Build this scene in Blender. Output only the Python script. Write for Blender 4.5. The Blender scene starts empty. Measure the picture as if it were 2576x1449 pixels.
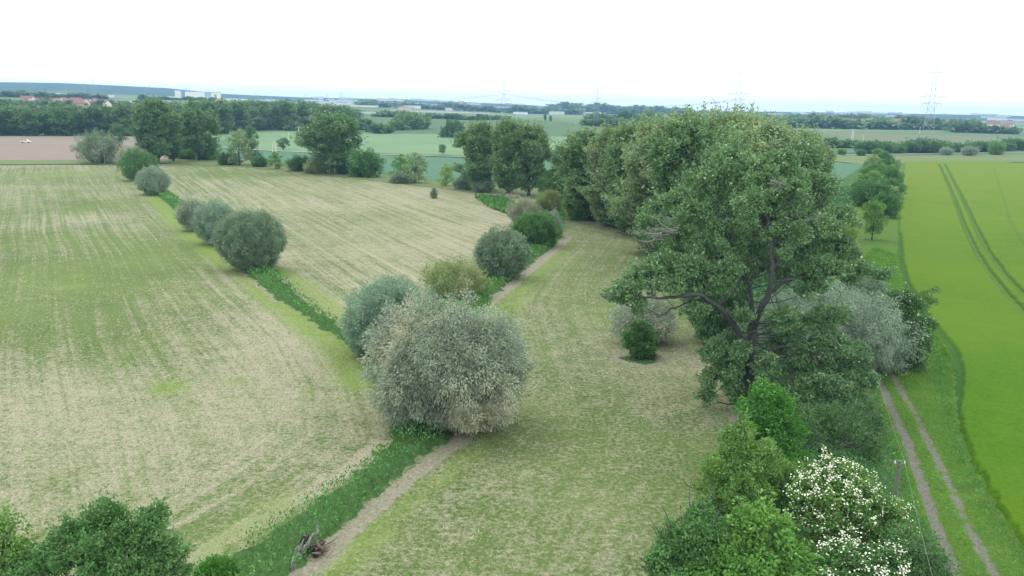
import bpy, math, random
import numpy as np
from math import radians as R_, sin, cos, pi

# ------------------------------------------------------------------ camera, world, sun, exposure
FPX, CX, CY = 2144.0, 1288.0, 724.5          # focal length and centre in a 2576 px wide frame
PITCH, ROLL, CAMH = R_(12.02), R_(1.4), 28.0
scene = bpy.context.scene
col = scene.collection
cam_d = bpy.data.cameras.new("camera")
cam = bpy.data.objects.new("camera", cam_d)
col.objects.link(cam)
cam_d.sensor_width = 36.0
cam_d.lens = 36.0 * FPX / 2576.0
cam_d.clip_start = 0.5
cam_d.clip_end = 60000
from mathutils import Matrix, Vector
RM = Matrix.Rotation(pi / 2 - PITCH, 3, 'X') @ Matrix.Rotation(ROLL, 3, 'Z')
cam.matrix_world = Matrix.Translation((0, 0, CAMH)) @ RM.to_4x4()
scene.camera = cam

SUN_EL, SUN_AZ = R_(62), R_(-60)
wd = bpy.data.worlds.new("World")
scene.world = wd
wd.use_nodes = True
nt = wd.node_tree
bg = nt.nodes['Background']
sky = nt.nodes.new('ShaderNodeTexSky')
sky.sky_type = 'NISHITA'
sky.sun_disc = False
sky.sun_elevation = SUN_EL
sky.sun_rotation = SUN_AZ
mx = nt.nodes.new('ShaderNodeMix')
mx.data_type = 'RGBA'
mx.inputs['Factor'].default_value = 0.93
nt.links.new(sky.outputs[0], mx.inputs['A'])
tcw = nt.nodes.new('ShaderNodeTexCoord'); spw = nt.nodes.new('ShaderNodeSeparateXYZ')
nt.links.new(tcw.outputs['Generated'], spw.inputs[0])
grw = nt.nodes.new('ShaderNodeMix'); grw.data_type = 'RGBA'          # overcast: brighter overhead than at the horizon
nt.links.new(spw.outputs['Z'], grw.inputs['Factor'])
grw.inputs['A'].default_value = (12.4, 12.9, 12.7, 1)
grw.inputs['B'].default_value = (18.2, 19.2, 19.0, 1)
nt.links.new(grw.outputs['Result'], mx.inputs['B'])
nt.links.new(mx.outputs['Result'], bg.inputs['Color'])
bg.inputs['Strength'].default_value = 0.12
sd = bpy.data.lights.new("sun", 'SUN')
sd.energy = 0.9
sd.angle = R_(16)
sd.color = (1.0, 0.96, 0.9)
so = bpy.data.objects.new("sun", sd)
so.rotation_euler = (pi / 2 - SUN_EL, 0, pi - SUN_AZ)
so.location = (0, 0, 200)
col.objects.link(so)
scene.view_settings.view_transform = 'Standard'
scene.view_settings.look = 'None'
scene.view_settings.exposure = 0.0
scene.view_settings.gamma = 1.0
scene.render.engine = 'CYCLES'
scene.cycles.volume_bounces = 2
scene.cycles.max_bounces = 6
scene.cycles.diffuse_bounces = 2
scene.cycles.transmission_bounces = 3
scene.cycles.transparent_max_bounces = 8
scene.cycles.use_denoising = True

# ------------------------------------------------------------------ picture <-> world
_M = np.array(RM)
def ray(px, py):
    return _M @ np.array([(px - CX) / FPX, -(py - CY) / FPX, -1.0])
def g(px, py, z=0.0):
    """ground point seen at a picture position (surveying the place from the photograph)"""
    d = ray(px, py)
    t = (z - CAMH) / d[2]
    return np.array([d[0] * t, d[1] * t, z])
def gD(px, py, D):
    d = ray(px, py)
    t = D / math.hypot(d[0], d[1])
    return np.array([d[0] * t, d[1] * t, CAMH + d[2] * t])
def depth(p):
    return float(-(_M.T @ (np.array(p) - np.array([0, 0, CAMH])))[2])
def top_z(b, py):
    """height above b that shows at picture row py"""
    lo, hi = 0.0, 400.0
    def f(z):
        q = _M.T @ (np.array([b[0], b[1], z - CAMH]))
        return CY - FPX * q[1] / -q[2]
    for _ in range(50):
        m = (lo + hi) / 2
        if f(m) > py: lo = m
        else: hi = m
    return hi
def poly_g(pts, z=0.0):
    return np.array([g(a, b, z)[:2] for a, b in pts])

# ------------------------------------------------------------------ numpy helpers
def vnoise(x, y, seed=0):
    x = np.asarray(x, float); y = np.asarray(y, float)
    xi = np.floor(x).astype(np.int64); yi = np.floor(y).astype(np.int64)
    fx = x - xi; fy = y - yi
    fx = fx * fx * (3 - 2 * fx); fy = fy * fy * (3 - 2 * fy)
    def h(a, b):
        n = (a * 374761393 + b * 668265263 + seed * 982451653) & 0xffffffff
        n = ((n ^ (n >> 13)) * 1274126177) & 0xffffffff
        return ((n ^ (n >> 16)) & 0xffff) / 65535.0
    return (h(xi, yi) * (1 - fx) + h(xi + 1, yi) * fx) * (1 - fy) + (h(xi, yi + 1) * (1 - fx) + h(xi + 1, yi + 1) * fx) * fy
def fbm(x, y, seed=0, o=4):
    s = 0; a = 0.5; t = 0
    for i in range(o):
        s = s + a * vnoise(x * 2 ** i, y * 2 ** i, seed + i * 7); t += a; a *= 0.55
    return s / t
def seg_dist(X, Y, pts):
    d = np.full(X.shape, 1e9); u = np.zeros(X.shape)
    acc = 0
    for a, b in zip(pts[:-1], pts[1:]):
        v = b - a; L = math.hypot(*v) + 1e-9
        t = np.clip(((X - a[0]) * v[0] + (Y - a[1]) * v[1]) / L ** 2, 0, 1)
        dd = np.hypot(X - a[0] - t * v[0], Y - a[1] - t * v[1])
        m = dd < d
        d = np.where(m, dd, d); u = np.where(m, acc + t * L, u); acc += L
    return d, u
def inside(X, Y, poly):
    r = np.zeros(X.shape, bool)
    n = len(poly)
    for i in range(n):
        x1, y1 = poly[i]; x2, y2 = poly[(i + 1) % n]
        c = ((y1 > Y) != (y2 > Y)) & (X < (x2 - x1) * (Y - y1) / ((y2 - y1) + 1e-12) + x1)
        r ^= c
    return r
def sdf(X, Y, poly):
    d, _ = seg_dist(X, Y, np.vstack([poly, poly[:1]]))
    return np.where(inside(X, Y, poly), d, -d)
def sm(x, a, b):
    t = np.clip((x - a) / (b - a), 0, 1)
    return t * t * (3 - 2 * t)
def unit(v):
    return v / (np.linalg.norm(v, axis=-1, keepdims=True) + 1e-9)
def rdir(rng, n):
    return unit(rng.normal(size=(n, 3)))

# ------------------------------------------------------------------ mesh + object helpers
def quad_mesh(name, V, Q, attrs=None, smooth=False):
    me = bpy.data.meshes.new(name)
    n = len(V); m = len(Q); k = Q.shape[1]
    me.vertices.add(n); me.vertices.foreach_set('co', np.asarray(V, np.float32).ravel())
    me.loops.add(m * k); me.loops.foreach_set('vertex_index', np.asarray(Q, np.int32).ravel())
    me.polygons.add(m)
    me.polygons.foreach_set('loop_start', np.arange(0, m * k, k, dtype=np.int32))
    me.polygons.foreach_set('use_smooth', np.full(m, smooth))
    me.update(calc_edges=True)
    for an, av in (attrs or {}).items():
        av = np.asarray(av, np.float32)
        if av.ndim == 1:
            me.attributes.new(an, 'FLOAT', 'POINT').data.foreach_set('value', av)
        else:
            me.attributes.new(an, 'FLOAT_VECTOR', 'POINT').data.foreach_set('vector', av.ravel())
    return me
def tag(o, label=None, cat=None, group=None, kind=None):
    if label: o['label'] = label
    if cat: o['category'] = cat
    if group: o['group'] = group
    if kind: o['kind'] = kind
    return o
def link(name, me, mat=None, parent=None, loc=None):
    o = bpy.data.objects.new(name, me)
    if mat is not None and me is not None:
        if len(me.materials) == 0: me.materials.append(mat)
        elif me.materials[0] != mat:
            o.material_slots[0].link = 'OBJECT'; o.material_slots[0].material = mat
    if parent: o.parent = parent
    if loc is not None: o.location = loc
    col.objects.link(o)
    return o
def empty(name, loc, label, cat, group=None, rz=0.0):
    o = bpy.data.objects.new(name, None)
    o.empty_display_size = 0.5
    o.location = loc; o.rotation_euler = (0, 0, rz)
    col.objects.link(o)
    return tag(o, label, cat, group)

class MB:
    """collects tubes, boxes and prisms into one mesh (quads)"""
    def __init__(s): s.v = []; s.q = []; s.n = 0
    def add(s, V, Q):
        s.v.append(np.asarray(V, float)); s.q.append(np.asarray(Q, int) + s.n); s.n += len(V)
    def tube(s, P, r, k=6):
        P = np.asarray(P, float); n = len(P)
        r = np.full(n, r, float) if np.isscalar(r) else np.asarray(r, float)
        T = unit(np.gradient(P, axis=0))
        up = np.array([0.31, 0.17, 0.93]) if abs(T[0][2]) < 0.9 else np.array([1.0, 0.1, 0.0])
        A = unit(np.cross(T, up)); B = np.cross(T, A)
        a = np.linspace(0, 2 * pi, k, endpoint=False)
        V = P[:, None] + r[:, None, None] * (A[:, None] * np.cos(a)[None, :, None] + B[:, None] * np.sin(a)[None, :, None])
        V = V.reshape(-1, 3)
        i = np.arange(n - 1)[:, None] * k; j = np.arange(k)[None]; j2 = (j + 1) % k
        Q = np.stack([i + j, i + j2, i + k + j2, i + k + j], -1).reshape(-1, 4)
        s.add(V, Q)
    def box(s, c, h, rz=0.0):
        c = np.array(c, float)
        V = np.array([[x, y, z] for z in (-1, 1) for y in (-1, 1) for x in (-1, 1)], float) * np.array(h)
        ca, sa = cos(rz), sin(rz)
        V = np.stack([V[:, 0] * ca - V[:, 1] * sa, V[:, 0] * sa + V[:, 1] * ca, V[:, 2]], 1) + c
        s.add(V, [[0, 2, 3, 1], [4, 5, 7, 6], [0, 1, 5, 4], [2, 6, 7, 3], [0, 4, 6, 2], [1, 3, 7, 5]])
    def mesh(s, name, smooth=False):
        return quad_mesh(name, np.vstack(s.v), np.vstack(s.q), smooth=smooth)

# ------------------------------------------------------------------ materials
def newmat(name):
    m = bpy.data.materials.new(name); m.use_nodes = True
    return m, m.node_tree, m.node_tree.nodes['Principled BSDF']
def N(nt, t, **kw):
    n = nt.nodes.new(t)
    for k, v in kw.items():
        if k.startswith('i_'): n.inputs[k[2:]].default_value = v
        else: setattr(n, k, v)
    return n
def noise(nt, vec, scale, detail=4, rough=0.55, dims='3D'):
    n = N(nt, 'ShaderNodeTexNoise', i_Scale=scale, i_Detail=detail, i_Roughness=rough)
    n.noise_dimensions = dims
    if vec is not None: nt.links.new(vec, n.inputs['Vector'])
    return n.outputs['Fac']
def mth(nt, op, a, b=None, c=None, clamp=False):
    n = N(nt, 'ShaderNodeMath', operation=op); n.use_clamp = clamp
    for i, v in enumerate((a, b, c)):
        if v is None: continue
        if isinstance(v, (int, float)): n.inputs[i].default_value = v
        else: nt.links.new(v, n.inputs[i])
    return n.outputs[0]
def mixc(nt, f, a, b):
    n = N(nt, 'ShaderNodeMix', data_type='RGBA')
    for k, v in (('Factor', f), ('A', a), ('B', b)):
        if isinstance(v, (int, float)): n.inputs[k].default_value = v
        elif isinstance(v, tuple): n.inputs[k].default_value = (*v, 1) if len(v) == 3 else v
        else: nt.links.new(v, n.inputs[k])
    return n.outputs['Result']
def attr(nt, name):
    return N(nt, 'ShaderNodeAttribute', attribute_name=name)
def remap(nt, v, a, b, lo=0.0, hi=1.0):
    n = N(nt, 'ShaderNodeMapRange'); n.clamp = True
    n.inputs['From Min'].default_value = a; n.inputs['From Max'].default_value = b
    n.inputs['To Min'].default_value = lo; n.inputs['To Max'].default_value = hi
    nt.links.new(v, n.inputs['Value'])
    return n.outputs['Result']

def leafmat(name, A, B, C=None, trans=0.20, rough=0.55, gloss=0.35, patch=None, pscale=0.35, warm=0.35):
    k = (1.20, 1.34, 1.12)
    A, B, C, patch = [None if q is None else tuple(min(.85, u * v) for u, v in zip(q, k)) for q in (A, B, C, patch)]
    A = tuple(v * .62 for v in A)
    m, nt, p = newmat(name)
    a = attr(nt, 'rnd').outputs['Fac']
    tc = N(nt, 'ShaderNodeTexCoord').outputs['Object']
    ns = noise(nt, tc, pscale, 3)
    f = mth(nt, 'ADD', mth(nt, 'MULTIPLY', a, 0.75), mth(nt, 'MULTIPLY', remap(nt, ns, 0.3, 0.7), 0.3), clamp=True)
    c = mixc(nt, f, A, B)
    if C is not None:
        c = mixc(nt, remap(nt, a, 0.86, 0.95), c, C)
    if patch is not None:
        c = mixc(nt, remap(nt, noise(nt, tc, pscale * 0.6, 2), 0.5, 0.66), c, patch)
    nt.links.new(c, p.inputs['Base Color'])
    p.inputs['Roughness'].default_value = rough
    p.inputs['Specular IOR Level'].default_value = gloss
    tr = N(nt, 'ShaderNodeBsdfTranslucent')
    nt.links.new(mixc(nt, warm, c, (min(1, B[0] * 1.6), min(1, B[1] * 1.7), B[2] * 0.6)), tr.inputs['Color'])
    ms = N(nt, 'ShaderNodeMixShader'); ms.inputs[0].default_value = trans
    nt.links.new(p.outputs[0], ms.inputs[1]); nt.links.new(tr.outputs[0], ms.inputs[2])
    nt.links.new(ms.outputs[0], nt.nodes['Material Output'].inputs['Surface'])
    return m
def flat(name, colr, rough=0.8, var=0.25, scale=3.0, metallic=0.0, bump=0.0):
    m, nt, p = newmat(name)
    tc = N(nt, 'ShaderNodeTexCoord').outputs['Object']
    f = noise(nt, tc, scale, 5, 0.6)
    d = tuple(c * (1 - var) for c in colr); e = tuple(min(1, c * (1 + var)) for c in colr)
    nt.links.new(mixc(nt, remap(nt, f, 0.3, 0.7), d, e), p.inputs['Base Color'])
    p.inputs['Roughness'].default_value = rough
    p.inputs['Metallic'].default_value = metallic
    if bump:
        b = N(nt, 'ShaderNodeBump'); b.inputs['Strength'].default_value = bump
        nt.links.new(f, b.inputs['Height']); nt.links.new(b.outputs[0], p.inputs['Normal'])
    return m

L_POP = leafmat('poplar_leaves', (0.058, 0.128, 0.052), (0.185, 0.285, 0.145), (0.39, 0.45, 0.34), warm=.2)
L_POPG = leafmat('greyish_poplar_leaves', (0.125, 0.180, 0.090), (0.285, 0.355, 0.205), (0.42, 0.45, 0.35), patch=(0.215, 0.245, 0.155))
L_POPD = leafmat('dark_green_poplar_foliage', (0.085, 0.150, 0.065), (0.215, 0.305, 0.150), (0.34, 0.40, 0.28), warm=.2)  # own leaf green of the row poplars, with duller pale leaves
L_GREYW = leafmat('grey_willow_leaves', (0.165, 0.195, 0.16), (0.38, 0.405, 0.35), (0.54, 0.53, 0.47), rough=0.6, patch=(0.42, 0.375, 0.315), pscale=0.3, trans=.14, warm=0.0)
L_BLUEW = leafmat('blue_green_willow_leaves', (0.135, 0.20, 0.155), (0.30, 0.385, 0.325), (0.42, 0.50, 0.43), rough=0.6, trans=.16, warm=0.1)
L_DARKW = leafmat('dark_willow_leaves', (0.115, 0.160, 0.115), (0.265, 0.325, 0.250), (0.33, 0.39, 0.33), trans=.16, warm=0.2)
L_SILV = leafmat('silver_willow_leaves', (0.19, 0.24, 0.20), (0.34, 0.385, 0.34), (0.48, 0.51, 0.47), trans=.16, warm=0.1)
L_OLIVE = leafmat('olive_shrub_leaves', (0.13, 0.165, 0.065), (0.29, 0.33, 0.16), patch=(0.33, 0.30, 0.19))
L_PINK = leafmat('pinkish_grey_shrub_leaves', (0.21, 0.22, 0.16), (0.40, 0.375, 0.30), (0.52, 0.46, 0.40), trans=.16, warm=0.0)
L_BRIGHT = leafmat('bright_green_leaves', (0.035, 0.125, 0.018), (0.105, 0.265, 0.045), (0.19, 0.36, 0.09))
L_LIME = leafmat('light_yellow_green_leaves', (0.055, 0.15, 0.028), (0.175, 0.32, 0.075), (0.34, 0.47, 0.16))
L_MID = leafmat('mid_green_leaves', (0.045, 0.115, 0.035), (0.125, 0.24, 0.085))
L_MIDY = leafmat('fresh_green_leaves', (0.07, 0.155, 0.035), (0.19, 0.31, 0.09))
L_DEEP = leafmat('deep_green_leaves', (0.036, 0.092, 0.032), (0.115, 0.210, 0.080))
L_FOREST = leafmat('woodland_leaves', (0.055, 0.110, 0.045), (0.140, 0.215, 0.085), pscale=0.08)
L_FORESTB = leafmat('light_woodland_leaves', (0.090, 0.155, 0.062), (0.205, 0.285, 0.130), pscale=0.08)
L_NETTLE = leafmat('nettle_leaves', (0.026, 0.090, 0.024), (0.125, 0.28, 0.080), (0.25, 0.42, 0.16), pscale=0.5)
L_WEED = leafmat('dark_weed_leaves', (0.03, 0.10, 0.038), (0.115, 0.235, 0.095), (0.24, 0.36, 0.22), pscale=0.4)
L_VERGE = leafmat('verge_grass', (0.06, 0.165, 0.025), (0.16, 0.32, 0.05), (0.27, 0.36, 0.13), pscale=0.3)
L_YSH = leafmat('yellow_green_shrub_leaves', (0.15, 0.24, 0.06), (0.33, 0.41, 0.14))
FLOWER = flat('white_elder_flowers', (0.74, 0.75, 0.60), 0.7, 0.06, 2)
BARK = flat('dark_bark', (0.052, 0.056, 0.054), 0.9, 0.4, 4, bump=0.4)
BARKG = flat('pale_grey_bark', (0.20, 0.20, 0.18), 0.9, 0.35, 3, bump=0.3)
TWIG = flat('ochre_twigs', (0.30, 0.20, 0.085), 0.9, 0.3, 4)
WOODP = flat('weathered_pole_wood', (0.15, 0.15, 0.14), 0.85, 0.3, 6)
DEADW = flat('bleached_dead_wood', (0.17, 0.165, 0.155), 0.85, 0.45, 5, bump=0.6)
CHAR = flat('blackened_hollow_wood', (0.018, 0.016, 0.015), 0.95, 0.3, 5)
STEEL = flat('galvanised_steel', (0.36, 0.38, 0.39), 0.5, 0.15, 1, metallic=0.3)
WIRE = flat('weathered_wire', (0.25, 0.27, 0.27), 0.5, 0.1, 1)
CONC = flat('pale_concrete', (0.62, 0.62, 0.60), 0.85, 0.12, 2)
WHITE = flat('white_render', (0.78, 0.77, 0.74), 0.85, 0.08, 0.3)
CREAM = flat('cream_render', (0.66, 0.61, 0.50), 0.85, 0.1, 0.3)
PINKR = flat('pink_render', (0.62, 0.46, 0.38), 0.85, 0.1, 0.3)
ROOFR = flat('red_roof_tiles', (0.27, 0.135, 0.11), 0.85, 0.25, 0.5)
ROOFB = flat('brown_roof_tiles', (0.26, 0.13, 0.10), 0.85, 0.25, 0.5)
ROOFG = flat('grey_roof', (0.35, 0.37, 0.40), 0.7, 0.15, 0.5)
HALLW = flat('white_cladding', (0.80, 0.81, 0.82), 0.6, 0.04, 0.1)
HALLB = flat('blue_cladding', (0.13, 0.30, 0.48), 0.6, 0.08, 0.1)
HALLY = flat('yellow_cladding', (0.72, 0.50, 0.12), 0.6, 0.1, 0.1)
GLASS = flat('glasshouse_panes', (0.72, 0.80, 0.86), 0.2, 0.05, 0.1)

# ------------------------------------------------------------------ ground shaders
def ground_mat():
    m, nt, p = newmat('mown_meadow')
    P = N(nt, 'ShaderNodeNewGeometry').outputs['Position']
    suv = attr(nt, 'suv').outputs['Vector']
    A = lambda n: attr(nt, n).outputs['Fac']
    fine = noise(nt, P, 2.6, 6, 0.72)
    finer = noise(nt, P, 9.0, 3, 0.7)
    midn = noise(nt, P, 0.35, 4, 0.6)
    big = noise(nt, P, 0.05, 3, 0.5)
    st = noise(nt, suv, 1.0, 5, 0.62)
    green = mixc(nt, remap(nt, fine, 0.33, 0.66), (0.058, 0.098, 0.028), (0.165, 0.215, 0.076))
    green = mixc(nt, remap(nt, big, 0.42, 0.62), green, (0.130, 0.180, 0.055))
    straw = mixc(nt, remap(nt, finer, 0.32, 0.62), (0.205, 0.185, 0.125), (0.445, 0.41, 0.295))
    f = mth(nt, 'ADD', A('dry'), mth(nt, 'MULTIPLY', mth(nt, 'SUBTRACT', st, 0.5), mth(nt, 'MULTIPLY', A('streak'), 1.1)))
    f = mth(nt, 'ADD', f, mth(nt, 'MULTIPLY', mth(nt, 'SUBTRACT', fine, 0.5), 3.0))
    f = mth(nt, 'ADD', f, mth(nt, 'MULTIPLY', mth(nt, 'SUBTRACT', midn, 0.5), 1.1))
    thin = noise(nt, attr(nt, 'suw').outputs['Vector'], 1.0, 3, 0.6)
    f = mth(nt, 'ADD', f, mth(nt, 'MULTIPLY', mth(nt, 'SUBTRACT', thin, 0.5), A('streak')))
    clump = noise(nt, P, 1.05, 4, 0.65)
    f = mth(nt, 'ADD', f, mth(nt, 'MULTIPLY', mth(nt, 'SUBTRACT', clump, 0.5), 1.3))
    f = remap(nt, f, 0.06, 0.96)
    c = mixc(nt, f, green, straw)
    c = mixc(nt, mth(nt, 'MULTIPLY', remap(nt, noise(nt, P, 5.5, 3, 0.7), 0.50, 0.66), 0.5), c, (0.050, 0.085, 0.028))
    # bare soil specks
    c = mixc(nt, mth(nt, 'MULTIPLY', remap(nt, noise(nt, P, 3.7, 5, 0.75), 0.60, 0.68), 0.55), c, (0.12, 0.10, 0.07))
    yg = mixc(nt, remap(nt, fine, 0.3, 0.7), (0.125, 0.19, 0.038), (0.215, 0.285, 0.080))
    fy = mth(nt, 'MULTIPLY', A('yel'), remap(nt, midn, 0.25, 0.6, 0.55, 1.0))
    c = mixc(nt, fy, c, yg)
    dirt = mixc(nt, remap(nt, fine, 0.3, 0.7), (0.175, 0.155, 0.115), (0.35, 0.32, 0.245))
    fd = remap(nt, mth(nt, 'ADD', A('dirt'), mth(nt, 'MULTIPLY', mth(nt, 'SUBTRACT', fine, 0.5), 1.0)), 0.38, 0.62)
    c = mixc(nt, fd, c, dirt)
    verge = mixc(nt, remap(nt, fine, 0.3, 0.7), (0.048, 0.108, 0.018), (0.125, 0.21, 0.034))
    verge = mixc(nt, remap(nt, midn, 0.5, 0.75), verge, (0.055, 0.135, 0.030))
    c = mixc(nt, A('verge'), c, verge)
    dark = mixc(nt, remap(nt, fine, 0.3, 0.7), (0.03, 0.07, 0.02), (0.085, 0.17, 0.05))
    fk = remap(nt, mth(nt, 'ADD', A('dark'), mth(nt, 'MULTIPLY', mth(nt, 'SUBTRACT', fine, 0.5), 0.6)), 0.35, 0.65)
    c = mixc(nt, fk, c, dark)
    grav = mixc(nt, remap(nt, finer, 0.3, 0.7), (0.085, 0.08, 0.06), (0.24, 0.235, 0.20))
    fg = remap(nt, mth(nt, 'ADD', A('grav'), mth(nt, 'MULTIPLY', mth(nt, 'SUBTRACT', clump, 0.5), 1.9)), 0.36, 0.66)
    c = mixc(nt, fg, c, grav)
    nt.links.new(c, p.inputs['Base Color'])
    p.inputs['Roughness'].default_value = 0.95
    p.inputs['Specular IOR Level'].default_value = 0.1
    b = N(nt, 'ShaderNodeBump'); b.inputs['Strength'].default_value = 0.9; b.inputs['Distance'].default_value = 0.14
    nt.links.new(mth(nt, 'ADD', fine, mth(nt, 'MULTIPLY', finer, 0.5)), b.inputs['Height'])
    nt.links.new(b.outputs[0], p.inputs['Normal'])
    return m
def crop_mat(name, A, B, C, row=6.0, bigc=0.012, line=None, sheen=0.0, graze_tint=None):
    m, nt, p = newmat(name)
    P = N(nt, 'ShaderNodeNewGeometry').outputs['Position']
    fine = noise(nt, P, 3.0, 5, 0.7); mid = noise(nt, P, 0.12, 3, 0.55); big = noise(nt, P, bigc, 3, 0.5)
    c = mixc(nt, remap(nt, fine, 0.3, 0.7), A, B)
    c = mixc(nt, mth(nt, 'MULTIPLY', remap(nt, big, 0.40, 0.65), 0.75), c, C)
    c = mixc(nt, mth(nt, 'MULTIPLY', remap(nt, mid, 0.45, 0.7), 0.35), c, B)
    if graze_tint is not None:  # pale yellow sheen of a grazing view, painted into the colour with distance
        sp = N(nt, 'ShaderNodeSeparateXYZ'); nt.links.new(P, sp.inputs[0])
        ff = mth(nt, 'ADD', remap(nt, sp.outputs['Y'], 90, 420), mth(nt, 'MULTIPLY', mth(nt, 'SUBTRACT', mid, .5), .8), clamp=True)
        c = mixc(nt, ff, c, mixc(nt, remap(nt, fine, 0.3, 0.7), tuple(q * .8 for q in graze_tint), tuple(q * 1.2 for q in graze_tint)))
    if line is not None:
        c = mixc(nt, attr(nt, 'line').outputs['Fac'], c, line)
    nt.links.new(c, p.inputs['Base Color'])
    p.inputs['Roughness'].default_value = 0.85
    p.inputs['Specular IOR Level'].default_value = 0.05
    p.inputs['Sheen Weight'].default_value = sheen
    p.inputs['Sheen Roughness'].default_value = 0.4
    p.inputs['Sheen Tint'].default_value = (0.9, 0.85, 0.45, 1)
    b = N(nt, 'ShaderNodeBump'); b.inputs['Strength'].default_value = 0.8; b.inputs['Distance'].default_value = 0.12
    nt.links.new(fine, b.inputs['Height']); nt.links.new(b.outputs[0], p.inputs['Normal'])
    return m
MEADOW = ground_mat()
BARLEY = crop_mat('barley', (0.033, 0.104, 0.002), (0.072, 0.166, 0.004), (0.088, 0.164, 0.005), bigc=0.02, line=(0.028, 0.09, 0.02), sheen=0.06, graze_tint=(0.108, 0.168, 0.008))
WHEAT = crop_mat('blue_green_wheat', (0.060, 0.135, 0.085), (0.095, 0.19, 0.12), (0.09, 0.175, 0.105))
WHEATL = crop_mat('light_green_crop', (0.11, 0.195, 0.105), (0.16, 0.25, 0.135), (0.175, 0.26, 0.135))
WHEATY = crop_mat('yellowish_green_crop', (0.125, 0.205, 0.10), (0.17, 0.25, 0.125), (0.14, 0.225, 0.115))
SOIL = crop_mat('bare_field_soil', (0.20, 0.16, 0.13), (0.265, 0.215, 0.18), (0.24, 0.205, 0.17))
ROADM = flat('pale_farm_road', (0.36, 0.34, 0.31), 0.9, 0.15, 0.5)
RAILM = flat('dark_railway_ballast', (0.17, 0.16, 0.165), 0.9, 0.25, 0.5)
ROUGH = crop_mat('rough_grass', (0.10, 0.145, 0.05), (0.18, 0.21, 0.10), (0.14, 0.19, 0.075))

# ------------------------------------------------------------------ near ground
def polar(az0, az1, daz, r0, r1, ratio):
    az = np.radians(np.arange(az0, az1 + 1e-6, daz))
    nr = int(math.log(r1 / r0) / math.log(ratio)) + 2
    r = r0 * ratio ** np.arange(nr)
    AZ, RR = np.meshgrid(az, r)
    return RR * np.sin(AZ), RR * np.cos(AZ)
def grid_mesh(name, X, Y, Z, keep, attrs, smooth=True):
    nr, na = X.shape
    idx = np.arange(nr * na).reshape(nr, na)
    Q = np.stack([idx[:-1, :-1], idx[:-1, 1:], idx[1:, 1:], idx[1:, :-1]], -1).reshape(-1, 4)
    k = keep.ravel()
    Q = Q[k[Q].all(1)]
    used = np.zeros(nr * na, bool); used[Q.ravel()] = True
    new = np.cumsum(used) - 1
    V = np.stack([X.ravel(), Y.ravel(), Z.ravel()], 1)[used]
    at = {}
    for n_, a in attrs.items():
        at[n_] = a.reshape(nr * na, -1)[used].squeeze()
    return quad_mesh(name, V, new[Q][:, ::-1], at, smooth)

strip_px = [(430,1520),(590,1405),(720,1312),(830,1240),(930,1170),(985,1100),(965,1010),(915,905),(850,852),(770,800),(690,745),(620,692),(545,625),(440,530),(370,470),(318,442),(330,430),(400,474),(450,508),(520,556),(600,615),(690,683),(760,755),(860,828),(940,848),(1060,790),(1160,750),(1230,690),(1300,640),(1340,600),(1300,560),(1345,520),(1420,540),(1412,600),(1392,622),(1342,660),(1292,705),(1237,750),(1225,800),(1240,900),(1270,985),(1250,1020),(1150,1090),(1080,1140),(1000,1200),(870,1320),(800,1390),(745,1452),(690,1520)]
near_px = [(-900,411),(300,412),(420,408),(640,420),(880,445),(1100,470),(1230,488),(1420,490),(1700,470),(2050,480),(2110,455),(2185,412),(2400,404),(3300,412),(3600,1800),(-1400,1800)]
M_px = [(345,440),(420,408),(640,421),(880,446),(1100,472),(1230,490),(1290,520),(1330,560),(1300,640),(1230,690),(1160,750),(1060,790),(940,850),(860,840),(690,700),(560,610),(440,510)]
L_px = [(-1400,413),(300,413),(345,440),(440,520),(560,620),(690,720),(860,850),(930,930),(980,1050),(985,1100),(830,1240),(590,1405),(400,1540),(200,1800),(-1400,1800)]
U_px = [(1420,500),(1500,556),(1600,595),(1650,640),(1700,720),(1760,860),(1835,1000),(1845,1085),(1790,1200),(1765,1300),(1670,1449),(1560,1700),(2560,1700),(2390,1449),(2275,1290),(2235,1170),(2205,1050),(2180,950),(2140,820),(2085,690),(2115,560),(2165,470),(2190,405),(1450,470)]
barley_px = [(2274,408),(2262,520),(2254,640),(2270,730),(2330,815),(2392,925),(2402,1050),(2440,1165),(2515,1300),(2600,1430),(2700,1600),(3600,1800),(3900,1000),(3300,404)]
patch_px = [(1195,498),(1262,497),(1300,520),(1330,535),(1300,548),(1235,525)]
rut_a = [(2182,880),(2212,955),(2240,1020),(2290,1130),(2330,1250),(2370,1360),(2405,1449),(2450,1560)]
rut_b = [(2215,880),(2252,955),(2300,1040),(2365,1170),(2420,1290),(2465,1380),(2505,1449),(2560,1560)]
rut_c = [(2158,545),(2138,640),(2150,760),(2182,880)]
rut_d = [(2178,545),(2160,640),(2178,760),(2215,880)]

def meadow_fields(X, Y):
    n1 = fbm(X * 0.5, Y * 0.5, 3, 3) - 0.5
    jx = X + 1.0 * (fbm(X * 0.9, Y * 0.9, 5, 3) - 0.5) * 2; jy = Y + 1.0 * (fbm(X * 0.9, Y * 0.9, 9, 3) - 0.5) * 2
    return n1, jx, jy

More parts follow.
